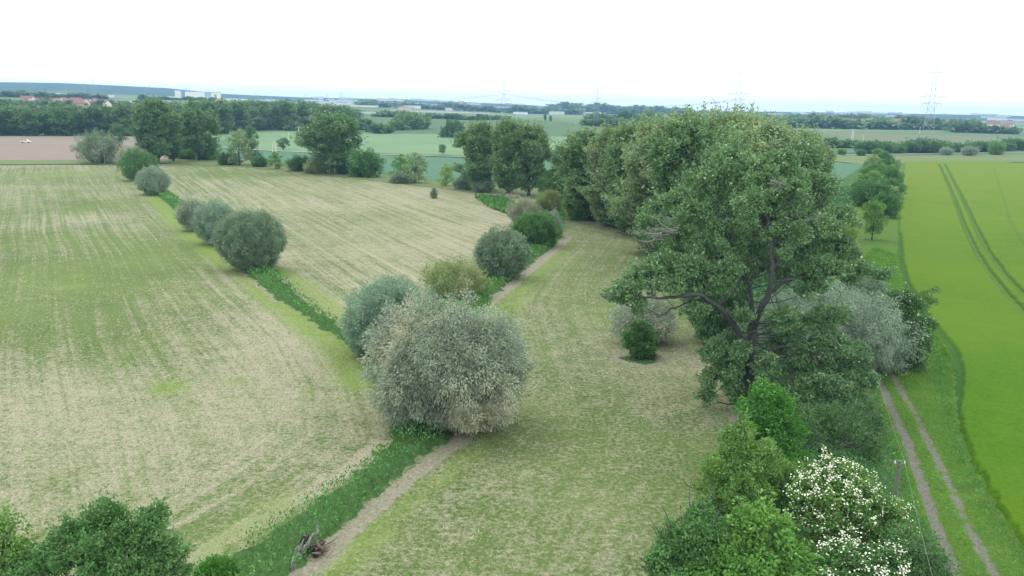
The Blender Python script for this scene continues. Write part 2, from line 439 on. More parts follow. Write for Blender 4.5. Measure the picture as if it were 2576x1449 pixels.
def near_ground():
    X, Y = polar(-41, 41, 0.13, 27, 560, 1.0042)
    near = poly_g(near_px); strip = poly_g(strip_px); Lp = poly_g(L_px); Mp = poly_g(M_px); Up = poly_g(U_px); Bp = poly_g(barley_px)
    n1, jx, jy = meadow_fields(X, Y)
    keep = inside(X, Y, near)
    sS = sdf(jx, jy, strip); sU = sdf(X + n1 * 3, Y + n1 * 3, Up)
    sP = sdf(jx, jy, poly_g(patch_px))
    iL = inside(X, Y, Lp); iM = inside(X, Y, Mp) & ~iL
    sB = sdf(X, Y, Bp)
    # right-hand zone beyond the tree row
    row = poly_g([(1640,630),(1700,720),(1780,860),(1850,1000),(1860,1085),(1800,1200),(1800,1300),(1700,1460),(1600,1700),(3300,1900),(3300,404),(2190,404),(2100,470),(1450,480)])
    right = inside(X, Y, row)
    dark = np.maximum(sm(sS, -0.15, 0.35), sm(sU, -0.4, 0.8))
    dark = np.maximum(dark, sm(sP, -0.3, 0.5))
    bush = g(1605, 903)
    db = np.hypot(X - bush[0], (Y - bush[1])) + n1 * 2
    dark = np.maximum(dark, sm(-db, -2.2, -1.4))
    verge = np.where(right, 1.0, 0.0) * sm(sU, 0.5, -0.5)
    # dryness
    big = fbm(X * 0.018, Y * 0.018, 21, 3)
    mid = fbm(X * 0.06, Y * 0.06, 31, 3)
    dry = np.full(X.shape, 0.345)
    dry = np.where(iL, 0.475 + (big - 0.5) * 0.5, dry)
    dry = np.where(iM, 0.56 + (big - 0.5) * 0.5, dry)
    dry = dry + (mid - 0.5) * 0.55
    def spot(px, py, r, amp, arr, ex=1.0):
        c = g(px, py); d = np.hypot(X - c[0], (Y - c[1]) / ex) / r
        return arr + amp * np.exp(-d * d)
    for a in [(780,820,9,.35,2.2),(560,690,8,.35,2),(700,960,8,.3,1.5),(300,1080,10,.25,1),(1000,640,14,.3,2),(1150,600,10,.3,2),(1000,700,8,.3,1),(1320,780,6,.15,2),(1700,900,5,.2,2),(60,1000,8,.25,1.5),(1650,1330,7,.15,1),(270,550,12,.35,1.5)]:
        dry = spot(a[0], a[1], a[2], a[3], dry, a[4])
    for a in [(200,720,14,-.34,2.5),(330,640,16,-.3,2),(60,600,20,-.2,4),(160,440,30,-.3,1.5),(250,900,9,-.2,1.5),(1750,1150,9,-.2,1.5),(1600,720,14,-.15,2),(600,440,40,-.25,1.5),(1700,1350,7,-.15,1)]:
        dry = spot(a[0], a[1], a[2], a[3], dry, a[4])
    yel = np.zeros(X.shape)
    for a in [(170,722,2.2,.7,1.2),(200,695,2,.5,1.2),(150,440,8,.4,3),(420,975,1.5,1.2,1.3),(330,640,10,.2,1.5),(590,960,1.5,.7,1),(770,985,.7,.6,1),(450,560,6,.4,2),(60,740,10,.3,2)]:
        yel = spot(a[0], a[1], a[2], a[3], yel, a[4])
    yel = yel * (0.5 + fbm(X * .3, Y * .3, 77, 3))
    def line(px, hw, soft, wob=0.8):
        d, u = seg_dist(jx * wob + X * (1 - wob), jy * wob + Y * (1 - wob), poly_g(px))
        return sm(-d, -hw - soft, -hw + soft * 0.3)
    yb = line([(385,490),(430,540),(480,590),(560,650),(640,700),(700,755),(790,825),(870,885),(920,960)], 1.7, 2.6)
    yb = np.maximum(yb, 0.55 * line([(880,1400),(960,1320),(1060,1240),(1160,1165),(1240,1090)], 0.5, 1.3))
    yb = np.maximum(yb, 0.8 * line([(780,1500),(880,1400),(960,1320)], 0.7, 1.2))
    yb = np.maximum(yb, 0.6 * line([(520,1390),(620,1330),(720,1262)], 0.6, 1.6))
    yb = np.maximum(yb, 0.8 * line([(700,680),(760,722),(830,780),(862,815)], 1.6, 2.2))
    yb = np.maximum(yb, 0.7 * line([(1420,600),(1350,680),(1290,745),(1255,800),(1255,850)], 1.4, 2.6))
    yb = np.maximum(yb, 0.5 * line([(460,500),(520,540)], 2, 3))
    yel = np.clip(np.maximum(yel, yb), 0, 1)
    dirt = line([(700,1510),(765,1449),(832,1386),(902,1315),(1022,1210),(1102,1150),(1177,1092),(1264,1022),(1285,960)], 0.55, 0.5, 0.4)
    dirt = np.maximum(dirt, line([(1240,758),(1300,708),(1350,665),(1400,625),(1430,595)], 0.7, 0.8, 0.5) * 0.9)
    dirt = np.maximum(dirt, line([(690,690),(725,722),(775,772),(845,822)], 0.55, 0.8, 0.5) * 0.9)
    dirt = np.maximum(dirt, line([(1440,548),(1500,562),(1560,578),(1640,610)], 1.0, 1.5) * 0.85)
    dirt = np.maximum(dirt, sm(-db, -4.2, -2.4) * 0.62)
    dirt = np.maximum(dirt, 0.8 * line([(1855,1040),(1850,1090),(1825,1120)], 0.5, 0.6))
    dirt = np.maximum(dirt, 0.55 * line([(1130,475),(1180,490),(1200,505)], 2, 3))
    dirt = np.maximum(dirt, 0.55 * line([(545,622),(610,690),(700,760)], 0.4, 1.0))
    dry = np.maximum(dry, 1.15 * line([(440,1440),(520,1390),(600,1345),(720,1272),(860,1190),(960,1115)], 0.6, 0.8))
    dry = np.maximum(dry, 0.95 * line([(780,1449),(860,1375)], 0.9, 0.8))
    # gravel ruts of the farm track, with a grass crown between
    grav = np.zeros(X.shape)
    wear = 0.55 + 0.6 * fbm(X * .25, Y * .25, 55, 3)
    for rr, hw, a in ((rut_a, 0.26, 0.95), (rut_b, 0.20, 0.78), (rut_c, 0.2, 0.55), (rut_d, 0.2, 0.5)):
        grav = np.maximum(grav, line(rr, hw, 0.55, 0.15) * a * wear)
    dverge, _ = seg_dist(X, Y, poly_g([tuple((np.array(a) + np.array(b)) / 2) for a, b in zip(rut_a, rut_b)]))
    yel = np.maximum(yel, 0.0)
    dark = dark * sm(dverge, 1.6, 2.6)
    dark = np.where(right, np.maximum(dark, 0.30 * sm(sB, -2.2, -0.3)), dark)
    # streak coordinates follow the mowing lines
    e1 = unit((g(213,647) - g(160,500))[:2]); e2 = unit((g(1038,579) - g(805,482))[:2])
    dd, uu = seg_dist(X, Y, poly_g([(1420,590),(1290,705),(1235,760),(1235,850),(1270,985),(1150,1090),(1000,1200),(870,1320),(740,1460),(640,1600)]))
    dl, ul = seg_dist(X, Y, poly_g([(345,440),(440,525),(560,625),(690,730),(860,850),(950,960),(985,1100),(830,1240),(590,1405),(400,1540)]))
    su = np.where(iL, -X * e1[1] + Y * e1[0], np.where(iM, -X * e2[1] + Y * e2[0] + 300, dd + 700))
    sv = np.where(iL, X * e1[0] + Y * e1[1], np.where(iM, X * e2[0] + Y * e2[1], uu))
    hl = iL & (dl < 9 + 3 * mid)
    su = np.where(hl, dl + 1200, su); sv = np.where(hl, ul, sv)
    # bend the lines a little
    su = su + 2.2 * (fbm(X * 0.02, Y * 0.02, 91, 2) - 0.5)
    suv = np.stack([su * 0.8, sv * 0.022, np.zeros(X.shape)], -1)
    streak = np.where(iL, 1.25, np.where(iM, 1.5, .6)) * (0.5 + fbm(X * .03, Y * .03, 66, 3)) * (1 - .15 * sm(np.hypot(X, Y), 130, 60))
    suw = np.stack([su * 1.9, sv * 0.012, np.full(X.shape, 7.7)], -1)
    Z = (fbm(X * 0.03, Y * 0.03, 11, 3) - 0.5) * 0.3 * sm(np.hypot(X, Y), 30, 60)
    Z = Z * 0
    Z = Z + 0.45 * sm(sS, 0.0, 1.0) * (0.5 + fbm(X * .5, Y * .5, 15, 3)) + 0.3 * sm(sU, 0.5, 3)
    Z = Z - 0.07 * grav + 0.06 * (fbm(X * 1.3, Y * 1.3, 16, 2) - 0.5)
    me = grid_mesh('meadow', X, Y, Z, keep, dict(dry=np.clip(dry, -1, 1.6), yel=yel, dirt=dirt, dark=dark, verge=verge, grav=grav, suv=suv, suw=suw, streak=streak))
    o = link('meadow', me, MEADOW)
    tag(o, kind='structure')

    # barley: a standing crop half a metre tall with tramlines pressed into it
    X, Y = polar(15, 50, 0.075, 38, 640, 1.0034)
    sB = sdf(X, Y, Bp) + (fbm(X * 1.1, Y * 1.1, 8, 3) - 0.5) * 0.9
    lines = [[(2362,414),(2375,440),(2400,500),(2425,570),(2455,635),(2490,690),(2535,745),(2600,812),(2700,900)],
             [(2377,414),(2395,450),(2425,510),(2455,575),(2485,635),(2525,690),(2570,740),(2650,818),(2760,905)],
             [(2262,590),(2266,660),(2280,715),(2320,780),(2345,820),(2395,880),(2412,930),(2408,990),(2392,1060)],
             [(2335,838),(2372,900),(2388,955),(2384,1010)]]
    w = np.zeros(X.shape); jx = X + .5 * (fbm(X * .7, Y * .7, 5, 3) - .5); jy = Y + .5 * (fbm(X * .7, Y * .7, 9, 3) - .5)
    for i, l in enumerate(lines):
        d, u = seg_dist(jx, jy, poly_g(l))
        w = np.maximum(w, sm(-d, -0.72, -0.30) * (1.0 if i < 2 else 0.75))
    d, u = seg_dist(jx, jy, poly_g([(2500,420),(2540,560),(2620,700)]))
    w = np.maximum(w, sm(-d, -0.6, -0.2) * 0.25)
    Z = -0.15 + 0.62 * sm(sB, 0.0, 0.55) * (1 - 0.85 * w) + 0.10 * (fbm(X * 1.6, Y * 1.6, 6, 3) - 0.5)
    edge = sm(sB, 1.0, 0.2)
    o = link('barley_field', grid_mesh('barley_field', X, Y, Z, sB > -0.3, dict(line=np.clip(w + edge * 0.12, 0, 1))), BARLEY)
    tag(o, kind='structure')
near_ground()

# ------------------------------------------------------------------ far terrain with hills on the skyline
RX = [-900, 0, 150, 300, 420, 500, 560, 640, 760, 900, 1000, 1100, 1288, 1400, 1600, 1880, 2100, 2400, 2576, 3400]
RY = [195, 207, 209, 216, 222, 230, 236, 240, 245, 248, 249, 254, 262, 268, 277, 280, 283, 288, 292, 306]
HD = 5600.0
_az = []; _hz = []
for a, b in zip(RX, RY):
    p_ = gD(a, b, HD); _az.append(math.atan2(p_[0], p_[1])); _hz.append(p_[2])
AW = np.interp
def terrain_z(x, y):
    r = np.hypot(x, y); az = np.arctan2(x, y)
    A = np.interp(az, [-0.7, -0.30, -0.12, 0.0, 0.3, 0.7], [27, 26, 14, 7, 9, 9])
    rise = A * (0.55 * sm(r, 780, 1250) + 0.45 * sm(r, 1250, 2300))
    H = np.interp(az, _az, _hz)
    n = (fbm(x / 900, y / 900, 3, 3) - 0.5)
    ridge = (H - A) * sm(r, 3200, HD) * sm(r, 8200, 6200)
    z = rise + ridge + n * 9 * sm(r, 1800, 3000) * (1 - sm(r, 4200, HD)) * .7 - 0.12
    # a low wooded hill in the middle distance
    c = gD(1560, 285, 4200)
    z = z + 26 * np.exp(-(((x - c[0]) / 330) ** 2 + ((y - c[1]) / 420) ** 2))
    c2 = g(1330, 322)
    z = z + 7.5 * np.exp(-(((x - c2[0]) / 75) ** 2 + ((y - c2[1]) / 120) ** 2))
    return z
def terrain_mat():
    m, nt, p = newmat('far_farmland')
    P = N(nt, 'ShaderNodeNewGeometry').outputs['Position']
    mp = N(nt, 'ShaderNodeMapping'); mp.inputs['Scale'].default_value = (0.0022, 0.0034, 0.0)
    mp.inputs['Rotation'].default_value = (0, 0, 0.3)
    nt.links.new(P, mp.inputs['Vector'])
    v = N(nt, 'ShaderNodeTexVoronoi'); v.inputs['Scale'].default_value = 1.0
    nt.links.new(mp.outputs[0], v.inputs['Vector'])
    sx = N(nt, 'ShaderNodeSeparateColor'); nt.links.new(v.outputs['Color'], sx.inputs[0])
    c = mixc(nt, remap(nt, sx.outputs[0], 0.3, 0.7), (0.09, 0.15, 0.07), (0.16, 0.22, 0.10))
    c = mixc(nt, remap(nt, sx.outputs[1], 0.72, 0.76), c, (0.16, 0.17, 0.11))
    wood = mixc(nt, remap(nt, noise(nt, P, 0.03, 4, 0.7), 0.35, 0.65), (0.016, 0.045, 0.035), (0.045, 0.085, 0.06))
    hill = attr(nt, 'hill').outputs['Fac']
    fw = remap(nt, mth(nt, 'ADD', noise(nt, P, 0.0016, 4, 0.65), mth(nt, 'MULTIPLY', hill, 0.5)), 0.66, 0.70)
    c = mixc(nt, fw, c, wood)
    c = mixc(nt, mth(nt, 'MULTIPLY', remap(nt, noise(nt, P, 0.25, 5, 0.7), 0.3, 0.7), 0.3), c, (0.08, 0.11, 0.05))
    nt.links.new(c, p.inputs['Base Color']); p.inputs['Roughness'].default_value = 0.95
    p.inputs['Specular IOR Level'].default_value = 0.1
    return m
FARM = terrain_mat()
X, Y = polar(-60, 60, 0.25, 20, 7600, 1.02)
Z = terrain_z(X, Y)
rr = np.hypot(X, Y)
tcol = np.clip(sm(rr, 3300, 4600), 0, 1)
tag(link('hills', grid_mesh('hills', X, Y, Z, np.ones(X.shape, bool), dict(hill=tcol)), FARM), kind='structure')

# ------------------------------------------------------------------ flat fields, roads
def sheet(name, pts, mat, z, kind='structure', rag=0.0, seed=1):
    P = poly_g(pts)
    me = bpy.data.meshes.new(name)
    Q = []
    rng = np.random.default_rng(seed)
    for i in range(len(P)):
        a = P[i]; b = P[(i + 1) % len(P)]
        n = max(1, min(60, int(np.linalg.norm(b - a) / 6))) if rag else 1
        for k in range(n):
            q = a + (b - a) * k / n
            if k: q = q + rng.normal(size=2) * rag
            Q.append((q[0], q[1], z))
    me.from_pydata(Q, [], [list(range(len(Q)))])
    me.update()
    if me.polygons[0].normal.z < 0: me.flip_normals()
    return tag(link(name, me, mat), kind=kind)
def ribbon(name, pts, w, mat, z):
    P = poly_g(pts); me = bpy.data.meshes.new(name)
    T = unit(np.gradient(P, axis=0)); Nn = np.stack([-T[:, 1], T[:, 0]], 1)
    A = P + Nn * w / 2; B = P - Nn * w / 2
    V = [(*a, z) for a in A] + [(*b, z) for b in B]; n = len(P)
    me.from_pydata(V, [], [(i + n, i + 1 + n, i + 1, i) for i in range(n - 1)]); me.update()
    return tag(link(name, me, mat), kind='structure')
sheet('ploughed_field', [(-900,322),(-300,335),(0,342),(300,342),(430,349),(500,352),(470,380),(440,403),(300,404),(0,405),(-500,402),(-900,400)], SOIL, 0.10, rag=.6)
sheet('field_margin', [(-900,398),(-500,401),(0,403.5),(300,403),(440,402),(420,411),(300,414),(0,415),(-900,414)], ROUGH, 0.22, rag=.5)
sheet('rough_grass', [(420,398),(560,380),(640,398),(900,424),(1110,452),(1440,470),(1440,505),(1230,492),(1100,473),(880,448),(640,423),(420,411)], ROUGH, 0.10, rag=.5)
sheet('wheat_field', [(480,352),(560,356),(640,381),(1145,397),(1400,404),(2180,412),(2120,455),(2040,500),(1440,480),(1110,458),(900,430),(700,410),(560,395)], WHEAT, 0.16)
sheet('crop_field', [(430,349),(560,345),(640,330),(935,328),(1000,334),(1150,331),(1500,338),(1900,350),(2090,385),(2080,392),(1400,402),(1145,395),(640,377),(560,353)], WHEATL, 0.13)
ribbon('farm_road', [(560,371),(640,378),(760,383),(900,388),(1145,395),(1400,402),(1700,404),(2000,400),(2090,392),(2250,389),(2576,384),(3000,376)], 3.4, ROADM, 0.34)
ribbon('dirt_bank', [(900,385.4),(1145,392.4),(1400,399),(1500,401)], 3.0, ROUGH, 0.30)
sheet('verge', [(2050,402),(2090,395),(2576,389),(3200,378),(3400,404),(2576,408),(2300,411),(2190,416)], ROUGH, 0.20, rag=.5)
ribbon('railway', [(2080,386.5),(2250,384),(2576,379.5),(3000,372)], 3.2, RAILM, 0.55)
sheet('far_crop_field', [(2030,340),(2300,338),(2576,334),(3000,330),(3200,366),(2576,380),(2085,386),(1990,360)], WHEAT, 0.19)
sheet('distant_crop_field', [(2010,325),(2300,326),(2576,322),(3000,318),(3000,328),(2576,347),(2300,352),(2090,343)], WHEATY, 0.26)
sheet('upper_crop_field', [(935,312),(1130,307),(1290,312),(1140,322),(1000,330),(935,328)], WHEATL, 0.3)

# ------------------------------------------------------------------ foliage builders
def leaves(rng, C, D, L, W, jitter=0.5, rnd=None):
    """diamond leaf sprays at C pointing along D"""
    n = len(C)
    D = unit(D + rng.normal(size=(n, 3)) * jitter)
    S = unit(np.cross(D, rdir(rng, n)))
    l = L * rng.uniform(0.6, 1.3, (n, 1)); w = W * rng.uniform(0.6, 1.3, (n, 1))
    up = np.cross(S, D)
    V = np.stack([C, C + D * l * 0.45 + S * w * 0.5, C + D * l + up * l * 0.12, C + D * l * 0.45 - S * w * 0.5], 1).reshape(-1, 3)
    Q = np.arange(n * 4).reshape(n, 4)
    r = rng.uniform(size=n) if rnd is None else rnd
    return V, Q, np.repeat(r, 4)
def clumps(rng, S, SR, nleaf, L, W, center, droop=0.2, outw=0.6, squash=0.75, jitter=0.6, stretch=None):
    """fill small clumps (centres S, radii SR) with leaf sprays"""
    ns = len(S)
    cnt = np.maximum(3, (nleaf * (SR / SR.mean()) ** 2).astype(int))
    idx = np.repeat(np.arange(ns), cnt); n = len(idx)
    u = rdir(rng, n)
    rad = rng.uniform(0.25, 1.0, (n, 1)) ** 0.45
    sq = np.array([1, 1, squash])
    if stretch is not None: sq = sq * stretch
    C = S[idx] + u * rad * SR[idx][:, None] * sq
    out = unit(C - center)
    D = out * outw + u * 0.5 + np.array([0, 0, -droop])
    crnd = rng.uniform(size=ns)
    r = 0.42 * crnd[idx] + 0.58 * rng.uniform(size=n)
    return leaves(rng, C, D, L, W, jitter, r)
def leaf_mesh(name, packs):
    V = []; Q = []; A = []; k = 0
    for v, q, a in packs:
        V.append(v); Q.append(q + k); A.append(a); k += len(v)
    return quad_mesh(name, np.vstack(V), np.vstack(Q), dict(rnd=np.concatenate(A)))
def curve(a, b, bend, rng, n=5):
    a = np.array(a, float); b = np.array(b, float); t = np.linspace(0, 1, n)[:, None]
    mid = (a + b) / 2 + rng.normal(size=3) * bend + np.array([0, 0, -0.12 * np.linalg.norm(b - a)])
    return (1 - t) ** 2 * a + 2 * t * (1 - t) * mid + t ** 2 * b

POPLAR = ([0, .12, .25, .45, .65, .82, .94, 1], [.25, .55, .8, 1, .98, .8, .5, .2])
ROUND = ([0, .15, .3, .5, .7, .88, 1], [.45, .8, .97, 1, .92, .65, .25])
def make_tree(seed, H, R, prof=POPLAR, nb=24, br=2.6, sr=0.9, nsub=26, nleaf=26, L=0.45, W=0.30, t0=0.16, droop=0.25, trunk=0.38, twigs=0, name='tree', fork=False, lean=0.0, spires=0):
    rng = np.random.default_rng(seed)
    B = []; BR = []
    for i in range(nb):
        t = t0 + (1 - t0) * ((i + rng.uniform(0.1, 0.9)) / nb)
        pf = np.interp((t - t0) / (1 - t0), *prof)
        ang = i * 2.39996 + rng.uniform(-.5, .5)
        b = br * rng.uniform(0.55, 1.35) * (0.55 + 0.45 * pf)
        rad = max(0.0, pf * R - b * 0.75) * rng.uniform(0.45, 1.0) ** 0.5 * rng.choice([.75, 1.0, 1.0, 1.22])
        B.append((rad * cos(ang) + lean * t * H, rad * sin(ang), min(t * H, H - b * 0.75))); BR.append(b)
    B = np.array(B); BR = np.array(BR)
    n = (nsub * (BR / br) ** 2).astype(int) + 4
    idx = np.repeat(np.arange(nb), n)
    u = rdir(rng, len(idx)); u[:, 2] = np.abs(u[:, 2]) * rng.choice([1, 1, 1, -1], len(idx))
    u = unit(u)
    S = B[idx] + u * BR[idx][:, None] * rng.uniform(0.55, 1.12, (len(idx), 1)) * np.array([1, 1, .85])
    SR = sr * rng.uniform(0.5, 1.35, len(idx))
    S[:, 2] = np.maximum(S[:, 2], 0.2)
    n0 = len(S)
    if spires:
        spires = int(spires * 1.4)
        k = rng.choice(n0, spires)
        o = unit(S[k] - np.array([0, 0, H * .4])); o[:, 2] = np.abs(o[:, 2]) * .6 + .55; o = unit(o)
        for q in range(1, 5):
            S = np.vstack([S, S[k] + o * (q * sr * .85) + rng.normal(size=(spires, 3)) * .12 * sr]); SR = np.concatenate([SR, np.full(spires, sr * (.62 - .11 * q))])
    pk = clumps(rng, S, SR, nleaf, L, W, np.array([0, 0, H * 0.45]), droop)
    crown = leaf_mesh(name + '_crown', [pk])
    mb = MB()
    ax = np.array([[rng.normal() * .012 * H * t + lean * t * H, rng.normal() * .012 * H * t, t * H] for t in np.linspace(0, .82, 8)])
    ax[0] = (0, 0, -0.1)
    tr = trunk * np.array([1.35, 1.0, .9, .78, .62, .45, .28, .12])
    mb.tube(ax, tr, 8)
    if fork:
        a2 = ax * np.array([1, 1, 1]) + np.linspace(0, 1, 8)[:, None] * np.array([R * .3, 0, 0]) + np.array([trunk * 2.6, 0.3, 0]); m2 = MB(); m2.tube(a2, tr * .85, 8)
    for i in range(nb):
        if B[i][2] < H * 0.1: continue
        z0 = max(H * 0.06, B[i][2] * rng.uniform(.5, .72))
        base = np.array([np.interp(z0, ax[:, 2], ax[:, 0]), np.interp(z0, ax[:, 2], ax[:, 1]), z0])
        mb.tube(curve(base, B[i], R * .07, rng), trunk * np.linspace(.42, .10, 5), 5)
        js = np.where(idx == i)[0]
        for j in rng.choice(js, min(len(js), 5), replace=False):
            mb.tube(curve(B[i], S[j], .15, rng, 4), trunk * np.linspace(.12, .03, 4), 3)
    for i in range(twigs):
        j = rng.integers(len(S))
        o = unit(S[j] - np.array([0, 0, H * .5])); o[2] = abs(o[2]) + .3
        mb.tube(curve(S[j] - o * .8, S[j] + o * rng.uniform(.6, 1.9), .3, rng, 4), np.linspace(.05, .012, 4), 3)
    return dict(crown=crown, trunk=mb.mesh(name + '_trunk', True), H=H, R=R, trunk2=m2.mesh(name + '_second_trunk', True) if fork else None)

def make_dome(seed, R, H, sr=0.55, nsub=900, nleaf=30, L=0.28, W=0.07, droop=0.5, rough=0.10, stem=0.10, name='shrub', foot=0.62, lobes=5, Ry=None, sprig=0.11):
    rng = np.random.default_rng(seed)
    Ry = Ry or R
    n = nsub
    u = rdir(rng, n)
    az = np.arctan2(u[:, 1], u[:, 0])
    ph = rng.uniform(0, 6.28, 6)
    rough = rough * 1.25
    k = 1 + rough * (np.sin(az * 2 + ph[3]) * .6 + np.sin(az * lobes + ph[0]) * np.cos(u[:, 2] * 3 + ph[1]) + .7 * np.sin(az * (lobes * 2 + 1) + u[:, 2] * 5 + ph[2]) + .5 * rng.normal(size=n))
    depthf = np.where(rng.uniform(size=n) < 0.72, rng.uniform(.86, 1.0, n), rng.uniform(.5, .86, n))
    S = u * (k * depthf)[:, None] * np.array([R - sr * .6, Ry - sr * .6, H * .5 - sr * .4])
    S[:, 2] += H * 0.5
    low = S[:, 2] < H * .45
    fs = foot + (1 - foot) * np.clip(S[:, 2] / (H * .45), 0, 1)
    S[:, 0] *= np.where(low, np.maximum(fs, .1) / np.maximum(1e-3, np.sqrt(np.clip(1 - (1 - np.minimum(1, S[:, 2] / (H * .5))) ** 2, .25, 1))) ** .35, 1)
    S[:, 1] *= np.where(low, fs, 1)
    S[:, 2] = np.maximum(S[:, 2], rng.uniform(.1, .7, n))
    SR = sr * rng.uniform(.55, 1.4, n)
    ns_ = int(n * sprig)
    if ns_:
        k_ = rng.choice(n, ns_)
        o_ = unit(S[k_] - np.array([0, 0, H * .4])); o_[:, 2] = o_[:, 2] * .7 + .35; o_ = unit(o_)
        for q in range(1, 5):
            S = np.vstack([S, S[k_] + o_ * (q * sr * .6) + rng.normal(size=(ns_, 3)) * .1 * sr]); SR = np.concatenate([SR, np.full(ns_, sr * (.62 - .11 * q))])
    pk = clumps(rng, S, SR, nleaf, L, W, np.array([0, 0, H * .35]), droop, outw=.75, squash=1.15, jitter=.45)
    mb = MB()
    for i in range(26):
        j = rng.integers(n)
        a = np.array([rng.normal() * .25, rng.normal() * .25, -.05])
        mb.tube(curve(a, S[j] * .93, .3, rng, 5), stem * np.linspace(1, .2, 5), 5)
    return dict(crown=leaf_mesh(name + '_foliage', [pk]), trunk=mb.mesh(name + '_stems', True), H=H, R=R)

def put(proto, kind, label, cat, px, py, wpx, pyt, mat, group=None, rz=None, bark=None, parts=('crown', 'trunk'), base=None, sy=None, zoff=0.0):
    """stand a tree or shrub where its foot shows at (px, py); crown wpx wide, top at row pyt"""
    b = g(px, py) if base is None else np.array(base, float)
    d = depth(b)
    w = wpx / FPX * d / 2
    h = max(0.3, top_z(b, pyt) - b[2])
    rz = random.uniform(0, 6.28) if rz is None else rz
    o = empty(kind, (b[0], b[1], b[2] + zoff), label, cat, group, rz)
    o.scale = (w / proto['R'], (sy or w / proto['R']), h / proto['H'])
    link(parts[0], proto['crown'], mat, o)
    link(parts[1], proto['trunk'], bark or BARK, o)
    if proto.get('trunk2'): link(parts[1], proto['trunk2'], bark or BARK, o)
    return o
SH = ('foliage', 'stems')
random.seed(4)

# prototypes whose copies share meshes
P1 = make_tree(1, 25, 7, ([0, .1, .3, .5, .7, .85, .95, 1], [.5, .7, .95, .8, 1, .75, .6, .25]), nb=40, br=2.3, nsub=30, nleaf=20, L=.5, W=.30, t0=.07, twigs=120, spires=170, name='poplar_a', trunk=.42)
P2 = make_tree(2, 25, 6.5, ([0, .15, .3, .45, .65, .8, .95, 1], [.4, .8, .6, 1, .8, .9, .45, .25]), nb=38, br=2.2, nsub=30, nleaf=20, L=.5, W=.30, t0=.10, twigs=140, spires=170, name='poplar_b', trunk=.42)
P3 = make_tree(3, 25, 7.5, ([0, .15, .35, .55, .75, .88, 1], [.45, .9, .75, 1, .85, .7, .3]), nb=40, br=2.4, nsub=30, nleaf=20, L=.5, W=.30, twigs=90, spires=170, name='poplar_c', trunk=.46, t0=.14)
P4 = make_tree(5, 18, 6.5, ROUND, nb=22, br=2.3, nsub=30, nleaf=20, L=.5, W=.34, t0=.2, trunk=.4, name='round_tree', spires=90)
P4b = make_tree(15, 18, 6.8, ([0, .15, .35, .6, .8, .93, 1], [.5, .85, 1, .98, .8, .5, .25]), nb=26, br=2.3, nsub=30, nleaf=20, L=.5, W=.34, t0=.22, trunk=.36, name='forked_tree', fork=True, spires=90)
P5 = make_tree(6, 7, 3, ROUND, nb=12, br=1.1, sr=.5, nsub=22, nleaf=16, L=.3, W=.2, t0=.2, trunk=.14, name='small_tree')
P6 = make_tree(7, 9, 3.2, ([0, .3, .6, .85, 1], [.7, 1, .9, .6, .3]), nb=16, br=1.0, sr=.5, nsub=20, nleaf=14, L=.32, W=.2, t0=.05, trunk=.15, name='airy_tree')
D1 = make_dome(11, 3, 4.6, nsub=520, nleaf=26, L=.3, W=.09, name='willow_shrub')
D2 = make_dome(12, 3, 4.2, nsub=420, nleaf=24, L=.34, W=.18, droop=0, rough=.27, lobes=4, name='broad_shrub')
D3 = make_dome(13, 3, 3.6, nsub=260, nleaf=16, L=.42, W=.26, droop=.1, rough=.18, lobes=3, name='far_shrub', sr=.8)
F = [make_tree(21 + i, 20, 6.2, ROUND, nb=15, br=2.9, sr=1.3, nsub=12, nleaf=12, L=1.1, W=.75, t0=.02, trunk=.4, name='woodland_tree', spires=14) for i in range(3)]
FF = [make_dome(31 + i, 6, 12, sr=2.0, nsub=46, nleaf=8, L=2.6, W=2.0, droop=0, rough=.14, name='distant_tree') for i in range(2)]

# ------------------------------------------------------------------ foreground shrubs, built one by one
def own_dome(seed, kind, label, cat, px, py, wpx, pyt, mat, nsub, nleaf, L, W, droop=.5, rough=.1, sr=.5, lobes=5, foot=.62, bark=None, ryf=1.0, rz=0.0, base=None):
    b = g(px, py) if base is None else np.array(base); d = depth(b); w = wpx / FPX * d / 2
    # the dome's silhouette tops out behind its foot: solve height with the crown's own depth
    h = top_z(b + np.array([0, w * 0.25, 0]), pyt)
    m = make_dome(seed, w, h, sr=sr, nsub=nsub, nleaf=nleaf, L=L, W=W, droop=droop, rough=rough, lobes=lobes, foot=foot, Ry=w * ryf, stem=.09, name=kind)
    o = empty(kind, b, label, cat, None, rz)
    link('foliage', m['crown'], mat, o); link('stems', m['trunk'], bark or BARK, o)
    return o
own_dome(101, 'willow_shrub', 'largest grey-green willow shrub with feathery pale top, standing over the ditch in the foreground', 'willow', 1128, 1072, 358, 768, L_GREYW, 3100, 36, .28, .075, .75, .135, .55, 4, .80, ryf=.9)
own_dome(102, 'willow_shrub', 'blue-green willow shrub directly behind the largest grey willow, over the ditch junction', 'willow', 985, 893, 244, 705, L_BLUEW, 1500, 34, .30, .08, .4, .13, .55, 4, .75)
own_dome(103, 'olive_shrub', 'thin olive-brown shrub between the blue-green willow and the dark round one', 'shrub', 1138, 752, 150, 655, L_OLIVE, 560, 22, .26, .10, .1, .13, .5, 5, .6)
own_dome(104, 'willow_shrub', 'dark round willow shrub with greyish top beside the reddish dirt edge of the ditch', 'willow', 1260, 700, 130, 578, L_DARKW, 1000, 34, .30, .10, .3, .09, .5, 4, .6)
own_dome(105, 'green_shrub', 'bright mid-green broad shrub at the bend of the ditch, behind the dark round willow', 'shrub', 1345, 618, 118, 538, L_MID, 800, 32, .32, .16, .2, .13, .55, 4, .7)
own_dome(106, 'willow_shrub', 'small silvery willow top poking out behind the bright green broad shrub', 'willow', 1385, 596, 52, 533, L_SILV, 260, 24, .3, .1, .3, .12, .5, 4, .6)
